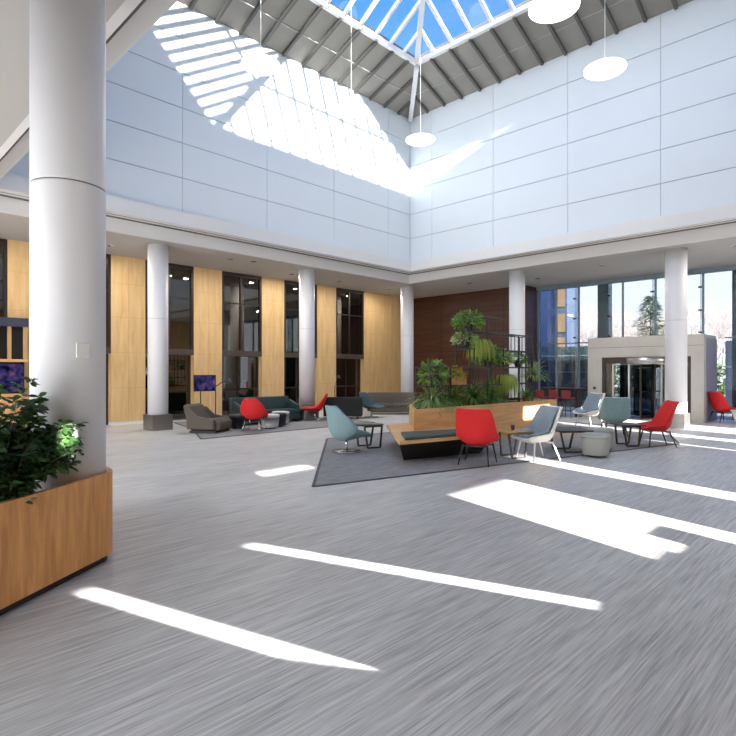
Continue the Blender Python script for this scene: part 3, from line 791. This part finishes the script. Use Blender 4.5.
# ------------------------------------------------------------------ planter bench with the plant frame
def shrink(poly, d):
    n = len(poly); out = []
    ar = sum(poly[i][0] * poly[(i + 1) % n][1] - poly[(i + 1) % n][0] * poly[i][1] for i in range(n))
    sg = 1 if ar > 0 else -1
    for i in range(n):
        p0, p1, p2 = Vector(poly[i - 1]), Vector(poly[i]), Vector(poly[(i + 1) % n])
        e1, e2 = (p1 - p0).normalized(), (p2 - p1).normalized()
        n1, n2 = Vector((-e1.y, e1.x)) * sg, Vector((-e2.y, e2.x)) * sg
        b = n1 + n2; k = d / max(.25, (1 + n1.dot(n2)))
        out.append(tuple(p1 + b * k))
    return out
def trough(mb, poly, t_, z0, z1):
    inn = shrink(poly, t_); n = len(poly)
    vs = [(*p, z0) for p in poly] + [(*p, z1) for p in poly] + [(*p, z1) for p in inn] + [(*p, z0) for p in inn]
    fs = []
    for i in range(n):
        j = (i + 1) % n
        fs += [(i, j, n + j, n + i), (n + i, n + j, 2 * n + j, 2 * n + i), (2 * n + i, 2 * n + j, 3 * n + j, 3 * n + i), (3 * n + i, 3 * n + j, j, i)]
    mb.add(vs, fs); return inn
PP = [(-7.58, 9.15), (-7.30, 15.35), (-8.9, 15.5), (-8.9, 10.55)]
pb = thing('planter_bench', 'long oak planter box with angular bench platform in the middle of the hall', 'planter', (0, 0, .013))
m = MB(); inn = trough(m, PP, .06, .0, .90); m.build('planter_box', 'oak_light', pb)
MB().prism(shrink(PP, .061), .70, .80).build('soil', 'soil', pb)
TOP = [(-6.56, 7.5), (-6.02, 9.9), (-7.47, 11.3), (-7.574, 9.146), (-8.895, 10.54), (-8.95, 9.75)]
BOT = [(-6.98, 8.1), (-6.42, 9.9), (-7.47, 10.9), (-7.574, 9.15), (-8.86, 10.5), (-8.86, 10.1)]
MB().prism(BOT, .0, .39, [(a + (c_ - a) * .93, b + (d_ - b) * .93) for (a, b), (c_, d_) in zip(BOT, TOP)]).build('bench_base', 'plinth', pb)
MB().prism(TOP, .391, .445).build('bench_top', 'oak_light', pb)
cush = MB().prism([(-6.62, 7.72), (-6.14, 9.80), (-6.75, 9.90), (-7.33, 8.42)], .446, .50).build('seat_cushion', 'cushion', pb, bevel=.02, seg=3)
# plant frame: black square bars on .46 m tiers
pf = thing('plant_frame', 'black metal lattice frame holding potted plants above the oak planter', 'frame', (0, 0, .013))
XF, XB = -7.90, -8.32
tiers = [.9, 1.37, 1.83, 2.30, 2.76, 3.17]
f = MB()
def barz(x, y, z0, z1, w=.028): f.box(x - w / 2, x + w / 2, y - w / 2, y + w / 2, z0, z1)
C0, CS = 10.1, .82
def cy_(i): return C0 + CS * i
for i in range(7):
    y = cy_(i); top = 1.83 if i < 2 else (3.17 if i < 5 else 2.76)
    for x in (XF, XB): barz(x, y, .80, top)
    for z in [t_ for t_ in tiers[1:] if t_ <= top + .01]: f.box(XB, XF, y - .014, y + .014, z - .014, z + .014)
for x in (XF, XB):
    for z, a, b in ((.93, 0, 6), (1.37, 0, 6), (1.83, 0, 6), (2.30, 2, 6), (2.76, 2, 6), (3.17, 2, 4)):
        f.box(x - .014, x + .014, cy_(a), cy_(b), z - .014, z + .014)
f.build('bars', 'black', pf, recalc=False)
for (a, b, z0, z1) in ((3, 4, 2.76, 3.17), (4, 6, 2.30, 2.76), (5, 6, 1.83, 2.3), (4, 6, .93, 1.37), (2, 3, 1.37, 2.3), (0, 1, .93, 1.37), (3, 4, 1.37, 1.83), (5, 6, 1.37, 1.83)):
    y0, y1 = cy_(a), cy_(b); k = max(3, int((y1 - y0) / .2)); f = MB()
    f.box(XF - .007, XF + .007, y0, y1, z0 + .01, z0 + .02)
    for i in range(1, k):
        y = lerp(y0, y1, i / k); f.box(XF - .009, XF + .009, y - .009, y + .009, z0, z1)
    f.build('lattice_panel', 'black', pf, recalc=False)
for a, b, z in ((2, 3, 2.76), (2, 4, 2.30), (3, 5, 1.83), (0, 2, 1.37), (4, 6, 1.37), (5, 6, 1.83)):
    MB().box(XB + .02, XF - .02, cy_(a) + .015, cy_(b) - .015, z + .0145, z + .024).build('shelf', 'black', pf)

# ------------------------------------------------------------------ plants
def leaf(mb, base, d, up, L, W, droop=.3, seg=3):
    base = Vector(base); d = Vector(d).normalized(); u = Vector(up); s_ = d.cross(u)
    if s_.length < .05: s_ = d.cross(Vector((1, 0, 0)))
    s_.normalize(); vs = []; p = base.copy(); dd = d.copy()
    for i in range(seg + 1):
        t = i / seg; w = W * (math.sin(PI * min(.97, .06 + t * .92)) ** .8) / 2
        nrm = s_.cross(dd)
        vs += [p - s_ * w, p + s_ * w]
        dd = (dd + Vector((0, 0, -droop / seg))).normalized(); p = p + dd * (L / seg)
    mb.add(vs, [(2 * i, 2 * i + 1, 2 * i + 3, 2 * i + 2) for i in range(seg)], True)
def rdir(zmin=-.3, zmax=1):
    a = random.uniform(0, 2 * PI); z = random.uniform(zmin, zmax); r = math.sqrt(max(0, 1 - min(1, z * z)))
    return Vector((r * math.cos(a), r * math.sin(a), z))
def bush(mb, stems, c_, r, n, L, W, droop=.5):
    c_ = Vector(c_)
    for i in range(n):
        d = rdir(-.5, 1); q = c_ + Vector((d.x * r[0], d.y * r[1], d.z * r[2])) * random.uniform(.45, 1) ** .5
        leaf(mb, q, d + Vector((0, 0, random.uniform(-.5, .3))) + rdir() * .5, rdir(.2, 1), L * random.uniform(.7, 1.2), W * random.uniform(.7, 1.2), droop)
def blades(mb, c_, n, L, W, droop, zmin=.3):
    for i in range(n):
        leaf(mb, c_ + Vector((random.uniform(-.05, .05), random.uniform(-.05, .05), 0)), rdir(zmin, 1), (0, 0, 1), L * random.uniform(.6, 1.1), W, droop, 5)
def trail(mb, c_, n, H, W):
    for i in range(n):
        a = random.uniform(0, 2 * PI); r = random.uniform(.05, .26)
        leaf(mb, c_ + Vector((math.cos(a) * r * .5, math.sin(a) * r, random.uniform(-.02, .08))), (math.cos(a) * .5, math.sin(a) * .5, .35), (0, 0, 1), H * random.uniform(.6, 1.1), W, 5.0, 6)
def potted(name, label, y, z, kind, leafm, sz, n, pot='charcoal', x=-8.17, L=.2, W=.08):
    """z: shelf height the pot stands on"""
    t = thing(name, label, 'plant', (x, y, z + .038), 0, 'plants in the lattice frame')
    if pot == 'orangebox': MB().box(-.15, .15, -.30, .30, 0, .17).build('pot', pot, t, bevel=.008)
    else: MB().lathe([(.001, 0), (.085, 0), (.12, .17), (.128, .17), (.128, .20), (.001, .20)], 24).build('pot', pot, t)
    mb = MB(); c_ = Vector((0, 0, .2))
    if kind == 'bush': bush(mb, None, c_ + Vector((0, 0, sz[2] * .22 - .03)), sz, n, L, W)
    elif kind == 'blade': blades(mb, c_, n, sz[2], W, sz[0])
    elif kind == 'trail':
        trail(mb, c_, n, sz[2], W)
    mb.build('foliage', leafm, t, recalc=False)
    s_ = MB()
    for k in range(4):
        d = rdir(.6, 1); s_.tube([(0, 0, .19), tuple(Vector((0, 0, .2)) + Vector((d.x * .1, d.y * .1, sz[2] * .5 if kind == 'bush' else .1)))], .008, 6, .004)
    s_.build('stem', 'leaf_mid', t)
    return t
potted('bushy_plant', 'bushy green plant in the topmost tier of the lattice', 12.0, 2.76, 'bush', 'leaf_mid', (.28, .52, .26), 420, x=-8.11, L=.13, W=.05)
potted('bushy_plant', 'pale leaved bushy plant directly below the topmost one', 11.85, 2.30, 'bush', 'leaf_pale', (.24, .40, .20), 300, x=-8.11, L=.11, W=.05)
potted('trailing_plant', 'lime green trailing plant hanging from the upper shelf', 12.3, 2.30, 'trail', 'leaf_lime', (.2, .2, .66), 240, x=-7.95, W=.022)
potted('bushy_plant', 'broad dark green bush in the middle of the lattice', 12.95, 1.83, 'bush', 'leaf_mid', (.30, .50, .34), 620, x=-8.11, L=.11, W=.05)
potted('bushy_plant', 'variegated bush right of the trailing lime plant', 13.65, 1.83, 'bush', 'leaf_pale', (.26, .38, .26), 360, x=-8.11, L=.10, W=.045)
potted('bushy_plant', 'small green plant in front of the white column, right in the lattice', 14.55, 1.83, 'bush', 'leaf_mid', (.20, .36, .17), 200, x=-8.11, L=.10, W=.045)
potted('croton_plant', 'tall broad leaved plant with rust tips at the left end of the lattice', 10.5, 1.37, 'bush', 'leaf_mid', (.24, .34, .30), 190, x=-8.11, L=.17, W=.08)
potted('bushy_plant', 'yellow green plant in an orange wooden box', 11.3, 1.37, 'bush', 'leaf_rust', (.18, .32, .19), 260, x=-8.05, pot='orangebox', L=.11, W=.05)
potted('spider_plant', 'arching spider plant low at the left end of the planter', 10.3, .77, 'blade', 'leaf_pale', (1.6, .5, .72), 320, x=-8.0, W=.032)
potted('spider_plant', 'arching spider plant low beneath the orange box', 11.05, .77, 'blade', 'leaf_mid', (1.6, .5, .70), 320, x=-8.0, W=.032)
potted('spider_plant', 'dark arching plant low in the middle of the planter', 12.0, .77, 'blade', 'leaf_mid', (1.4, .5, .72), 320, x=-8.0, W=.032)
potted('spider_plant', 'dark grassy plant low beside the pale trailing plant', 12.85, .77, 'blade', 'leaf_mid', (1.2, .5, .75), 320, x=-8.0, W=.026)
potted('trailing_plant', 'pale green trailing plant hanging at the right of the lattice', 13.6, 1.37, 'trail', 'leaf_lime', (.2, .2, .62), 260, x=-7.95, W=.024)
potted('grassy_plant', 'grassy green plant in a terracotta pot at the planter rim', 14.2, .77, 'blade', 'leaf_mid', (1.0, .4, .45), 120, pot='terracotta', x=-7.65, W=.024)
potted('palm_plant', 'spiky palm like plant at the right end of the lattice', 15.15, 1.37, 'blade', 'leaf_pale', (1.1, .5, .70), 150, x=-8.0, W=.035)

# near planter with the ficus
a = Vector((-3.80, -.17)); b = Vector((-5.17, 1.87)); NP = [tuple(a), tuple(b)]
NP += [(-5.20, 1.915), (-5.25, 1.96), (-5.32, 1.99), (-5.42, 2.015), (-5.6, 2.04)]
NP += [(-6.9, 2.30), (-7.4, 1.6), (-6.2, -1.2)]
np_ = thing('planter', 'large oak veneered planter in the left foreground around the front column', 'planter')
m = MB(); trough(m, NP, .05, .07, .815); m.build('planter_box', 'oak', np_)
MB().prism(shrink(NP, .045), .003, .069).build('plinth', 'plinth', np_)
MB().prism(shrink(NP, .052), .60, .70).build('soil', 'soil', np_)
FX, FY = -4.83, 1.0
fp = thing('ficus_plant', 'dark leafy ficus growing out of the oak planter at the left edge', 'plant', (FX, FY, .701))
mb = MB(); stm = MB()
CC = Vector((-5.48 - FX, 1.66 - FY))
for k in range(420):
    d = rdir(.0, 1.0); L = random.uniform(.45, 1.0)
    pts = []; p = Vector((random.uniform(-.12, .12), random.uniform(-.12, .12), .0)); dd = (d * .6 + Vector((0, 0, 1.5))).normalized()
    for i in range(9):
        pts.append(p.copy()); p = p + dd * L / 8; dd = (dd + Vector((d.x * .20, d.y * .20, -.13))).normalized()
    if any((Vector((q.x, q.y)) - CC).length < .35 or (q.x * .83 + q.y * .5576) > .22 or q.z > .97 for q in pts): continue
    stm.tube(pts, .006, 5, .002)
    for i, q in enumerate(pts[1:]):
        for _ in range(9):
            v = rdir(-.7, .5) + d * .5
            base = q + rdir() * .035
            tip = base + v.normalized() * .08
            if (Vector((tip.x, tip.y)) - CC).length < .33: continue
            leaf(mb, base, v, rdir(.3, 1), random.uniform(.06, .10), random.uniform(.028, .042), .5)
stm.build('branch', 'trunk', fp); mb.build('foliage', 'leaf_dark', fp, recalc=False)

# ------------------------------------------------------------------ left corner nook, screens, floor lamps
nk = thing('media_counter', 'timber counter with slatted screen and navy bulkhead at the left edge', 'counter', (0, 0, 0))
nx = -17.5
MB().box(nx - .5, nx, 1.0, 4.27, 2.98, 3.22).build('bulkhead', 'navy', nk, bevel=.005)
for y in [1.3 + .42 * i for i in range(7)] + [4.2]:
    MB().box(nx - .08, nx - .02, y - .045, y + .045, 2.08, 2.978).build('post', 'maple_edge', nk)
MB().box(nx - .45, nx, 1.0, 4.27, 2.0, 2.078).build('shelf', 'oak_light', nk)
MB().box(nx - .5, nx - .42, 1.0, 4.27, .003, 2.978).build('back_panel', 'plinth', nk)
MB().box(nx - .41, nx, 1.0, 4.27, .003, 1.12).build('counter_body', 'oak_light', nk, bevel=.004)
def screen(label, loc, w, h, rz, stand=0):
    t = thing('wall_screen' if not stand else 'display_screen', label, 'screen', loc, rz)
    bz = MB().box(-w / 2, w / 2, -.02, .04, -h / 2, h / 2).build('bezel', 'black', t, bevel=.004)
    MB().box(-w / 2 + .025, w / 2 - .025, -.025, -.0201, -h / 2 + .025, h / 2 - .025).build('display', 'screen', bz)
    if stand:
        MB().tube([(-.12, .06, -stand), (-.12, .06, 0)], .02, 8).build('pole', 'black', t); MB().lathe([(.001, -stand), (.22, -stand), (.22, -stand + .015), (.001, -stand + .015)], 24, (-.12, .06)).build('foot', 'black', t)
    return t
screen('wide purple screen above the timber counter at the left edge', (nx - .30, 3.3, 1.56), 1.85, .82, PI / 2)
screen('purple screen on a pole stand behind the taupe armchair', (-16.5, 9.12, 1.35), .74, .54, PI / 2 - .15, 1.345)

def floor_lamp(label, loc, rz, H, reach, rise):
    t = thing('floor_lamp', label, 'lamp', loc, rz)
    MB().lathe([(.001, 0), (.14, 0), (.14, .015), (.001, .02)], 24).build('base', 'black', t)
    MB().tube([(0, 0, .015), (0, 0, H)], .018, 8).build('pole', 'black', t)
    MB().tube([(0, 0, H), (reach * .5, 0, H + rise * .75), (reach, 0, H + rise)], .014, 8).build('arm', 'black', t)
    MB().lathe([(.02, .06), (.05, .04), (.11, -.08), (.10, -.08), (.04, .03), (.015, .05)], 24, (0, 0)).build('lamp_shade', 'charcoal', t).location = (reach, 0, H + rise)
    return t
floor_lamp('thin black floor lamp standing right of the taupe armchair', (-14.95, 8.62, RZ_), math.atan2(.7005, .7137) , 1.27, .42, .18)
floor_lamp('thin black floor lamp behind the dark loveseat', (-15.9, 14.35, .002), math.atan2(.7005, .7137), 1.15, .14, .38)

# ------------------------------------------------------------------ outdoors beyond the glass
struct(MB().box(-90, 60, YN + .1, 130, -.25, -.02).build('ground', 'paving'))
bd = thing('neighbour_building', 'blue grey building with warm lit windows seen through the left glass', 'building', (0, 0, 0))
MB().box(-22, -13.2, 29, 30.4, -.02, 9).build('wall', 'bluefac', bd)
for k, (z0, z1) in enumerate(((2.6, 3.6), (3.9, 4.9), (5.3, 6.3))):
    f = MB().box(-13.85, -13.3, 28.93, 28.999, z0, z1).build('window', 'warmwin', bd)
dk = thing('outdoor_block', 'low dark glazed pavilion left of the stone portal, outside', 'building', (0, 0, 0))
MB().box(-14.5, -10.6, 26.2, 28.4, -.02, 2.95).build('wall', 'darkfac', dk)
m = MB()
for z in (.9, 1.7, 2.5): m.box(-14.5, -10.6, 26.16, 26.199, z - .02, z + .02)
m.build('rail', 'bluepost', dk, recalc=False)
dk = thing('outdoor_block', 'low navy block outside right of the stone portal, standing in for a building reflection', 'building', (0, 0, 0))
MB().box(-5.3, 3, 26.5, 28.5, -.02, 3.0).build('wall', 'navy', dk)  # navy block added where the glass shows a building reflection
MB().box(-5.3, 3, 26.46, 26.499, 1.9, 1.94).build('rail', 'bluepost', dk)
hedge = MB()
for i in range(2600):
    leaf(hedge, (random.uniform(-17, -7.5), random.uniform(38.6, 39.6), random.uniform(0, 2.2)), rdir(-.2, 1), rdir(.2, 1), .3, .16)
hg = hedge.build('hedge', 'leaf_pine', recalc=False); tag(hg, 'dark clipped hedge across the forecourt', 'hedge')

def grow(mb, p, d, L, r, depth):
    q = p + d * L; mid = p + d * L * .5 + rdir() * L * .05
    mb.tube([p, mid, q], r, 5, r * .65)
    if depth == 0: return
    for k in range(3 if depth > 1 else 4):
        nd = (d * random.uniform(.7, 1.1) + rdir(-.2, .9) * .75 + Vector((0, 0, .12))).normalized()
        grow(mb, p + d * L * random.uniform(.55, 1), nd, L * random.uniform(.6, .8), r * .55, depth - 1)
TR = [(-18.6, 43, 'bare tree in the left panes, leftmost beside the blue grey building'), (-19.3, 48, 'bare tree just left of the first steel post'),
      (-16.2, 44, 'bare tree just right of the first steel post'), (-16.0, 49, 'bare tree between the first steel post and the evergreen, further back'), (-13.6, 43.5, 'bare tree directly behind the evergreen'),
      (-14.0, 48, 'bare tree between the evergreen and the portal column'), (-10.2, 45, 'bare tree right of the portal column, nearest to it'),
      (-8.7, 42, 'bare tree in the right pane, beside the right steel post')]
for i, (x, y, lab) in enumerate(TR):
    t = thing('bare_tree', lab, 'tree', (x, y, -.02), 0, 'bare winter trees outside')
    tk = MB(); br = MB()
    h = random.uniform(1.6, 2.2); tk.tube([(0, 0, 0), (.05, 0, h)], .13, 8, .09); tk.build('trunk', 'trunk', t)
    for k in range(4):
        grow(br, Vector((.05, 0, h - .15 * k)), (rdir(.4, 1) + Vector((0, 0, .5))).normalized(), random.uniform(1.7, 2.3), .065, 5)
    br.build('crown', 'trunk', t, recalc=False)
t = thing('evergreen_tree', 'green conifer visible above the stone portal', 'tree', (-10.95, 35.5, -.02))
MB().tube([(0, 0, 0), (0, 0, 5.6)], .14, 8, .03).build('trunk', 'trunk', t)
mb = MB()
for i in range(2600):
    z = random.uniform(1.0, 6.3); r = (6.6 - z) * .5 * (.75 + .25 * math.sin(z * 7)) * random.uniform(.3, 1); a = random.uniform(0, 2 * PI)
    leaf(mb, (math.cos(a) * r, math.sin(a) * r, z), (math.cos(a), math.sin(a), .25), (0, 0, 1), random.uniform(.25, .5), .12, .6)
mb.build('foliage', 'leaf_pine', t, recalc=False)

# ------------------------------------------------------------------ light
SUN = Vector((-1, .275, -.30)).normalized()
l = bpy.data.lights.new('sun', 'SUN'); l.energy = 31; l.angle = math.radians(.55); l.color = (1, .955, .89)
o = bpy.data.objects.new('sun', l); COL.objects.link(o); o.rotation_euler = SUN.to_track_quat('-Z', 'Y').to_euler()
# narrow area lamps added inside the facade, standing in for reflected sun
for (xa, ya), (xb, yb) in (((-4.70, 3.09), (-1.65, 4.11)), ((-4.65, 1.53), (-1.45, 2.46))):
    d2 = Vector((xa - xb, ya - yb)).normalized(); G2 = Vector((d2.x, d2.y, -.30)).normalized()
    tz = .30; k = tz   # drop per horizontal metre
    X0 = XE - .05
    def hit(x, y):
        t_ = (X0 - x) / -d2.x
        return Vector((X0, y - d2.y * t_, t_ * tz))
    c_ = (hit(xa, ya) + hit(xb, yb)) / 2
    h_ = abs(hit(xa, ya).z - hit(xb, yb).z) * math.cos(math.atan(tz))
    l = bpy.data.lights.new('sun_glint_stand_in', 'AREA'); l.shape = 'RECTANGLE'; l.size = .17; l.size_y = h_; l.spread = math.radians(.6); l.energy = 4.5
    o = bpy.data.objects.new('sun_glint_stand_in', l); COL.objects.link(o)
    zax = -G2; xax = Vector((0, 0, 1)).cross(zax).normalized(); yax = zax.cross(xax)
    mw = Matrix((xax, yax, zax)).transposed().to_4x4(); mw.translation = c_
    o.matrix_world = mw

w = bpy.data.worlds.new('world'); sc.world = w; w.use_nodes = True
nt = w.node_tree
for n in list(nt.nodes): nt.nodes.remove(n)
out = nt.nodes.new('ShaderNodeOutputWorld'); bg = nt.nodes.new('ShaderNodeBackground')
tc = nt.nodes.new('ShaderNodeTexCoord'); sep = nt.nodes.new('ShaderNodeSeparateXYZ')
nt.links.new(tc.outputs['Generated'], sep.inputs[0])
ramp = nt.nodes.new('ShaderNodeValToRGB'); e = ramp.color_ramp.elements
e[0].position = 0.0; e[0].color = (.95, .96, 1.0, 1); e[1].position = .62; e[1].color = (.05, .43, 1.30, 1)
k = e.new(.16); k.color = (.88, .92, 1.0, 1); k = e.new(.34); k.color = (.5, .95, 1.7, 1)
nt.links.new(sep.outputs['Z'], ramp.inputs['Fac'])
# thin cloud
nz = nt.nodes.new('ShaderNodeTexNoise'); nz.inputs['Scale'].default_value = 3.5; nz.inputs['Detail'].default_value = 5
nt.links.new(tc.outputs['Generated'], nz.inputs['Vector'])
cr = nt.nodes.new('ShaderNodeValToRGB'); cr.color_ramp.elements[0].position = .52; cr.color_ramp.elements[1].position = .75
cr.color_ramp.elements[1].color = (.6, .6, .6, 1)
nt.links.new(nz.outputs['Fac'], cr.inputs['Fac'])
mx = nt.nodes.new('ShaderNodeMix'); mx.data_type = 'RGBA'
nt.links.new(cr.outputs['Color'], mx.inputs[0]); nt.links.new(ramp.outputs['Color'], mx.inputs[6]); mx.inputs[7].default_value = (.9, .95, 1, 1)
# broad glow added to the unseen southern sky to light the hall
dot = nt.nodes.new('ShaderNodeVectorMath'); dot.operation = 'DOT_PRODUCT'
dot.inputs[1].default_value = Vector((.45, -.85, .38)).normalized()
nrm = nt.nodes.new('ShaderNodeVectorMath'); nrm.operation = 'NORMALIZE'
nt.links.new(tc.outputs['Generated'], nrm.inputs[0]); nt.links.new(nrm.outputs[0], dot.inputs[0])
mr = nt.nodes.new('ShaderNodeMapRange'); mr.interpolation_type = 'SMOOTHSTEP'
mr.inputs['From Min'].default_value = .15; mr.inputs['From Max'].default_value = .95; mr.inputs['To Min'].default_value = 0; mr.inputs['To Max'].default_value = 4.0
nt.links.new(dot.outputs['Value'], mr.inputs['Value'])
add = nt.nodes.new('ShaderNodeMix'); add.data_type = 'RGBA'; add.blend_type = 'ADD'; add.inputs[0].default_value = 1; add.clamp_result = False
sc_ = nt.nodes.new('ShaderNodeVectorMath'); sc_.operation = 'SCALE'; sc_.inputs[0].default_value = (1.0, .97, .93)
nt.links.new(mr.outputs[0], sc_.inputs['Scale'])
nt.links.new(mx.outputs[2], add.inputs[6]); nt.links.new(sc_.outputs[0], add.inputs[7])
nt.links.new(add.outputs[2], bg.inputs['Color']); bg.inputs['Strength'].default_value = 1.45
nt.links.new(bg.outputs[0], out.inputs[0])

# ------------------------------------------------------------------ camera
cam = bpy.data.cameras.new('camera'); co = bpy.data.objects.new('camera', cam); COL.objects.link(co)
cam.sensor_fit = 'HORIZONTAL'; cam.sensor_width = 36; cam.lens = 36 * 547 / 736
cam.shift_y = (371 - 368) / 736; cam.clip_start = .05; cam.clip_end = 500
co.location = (0, 0, 1.75)
co.rotation_euler = (PI / 2, 0, math.atan2(.7005, .7137))
sc.camera = co
sc.view_settings.view_transform = 'Standard'; sc.view_settings.look = 'None'
sc.view_settings.exposure = 0.5; sc.view_settings.gamma = 1; sc.view_settings.use_curve_mapping = False
sc.cycles.use_denoising = True
sc.cycles.max_bounces = 10; sc.cycles.diffuse_bounces = 5; sc.cycles.glossy_bounces = 4; sc.cycles.transparent_max_bounces = 16
sc.cycles.sample_clamp_indirect = 6; sc.cycles.caustics_reflective = False; sc.cycles.caustics_refractive = False
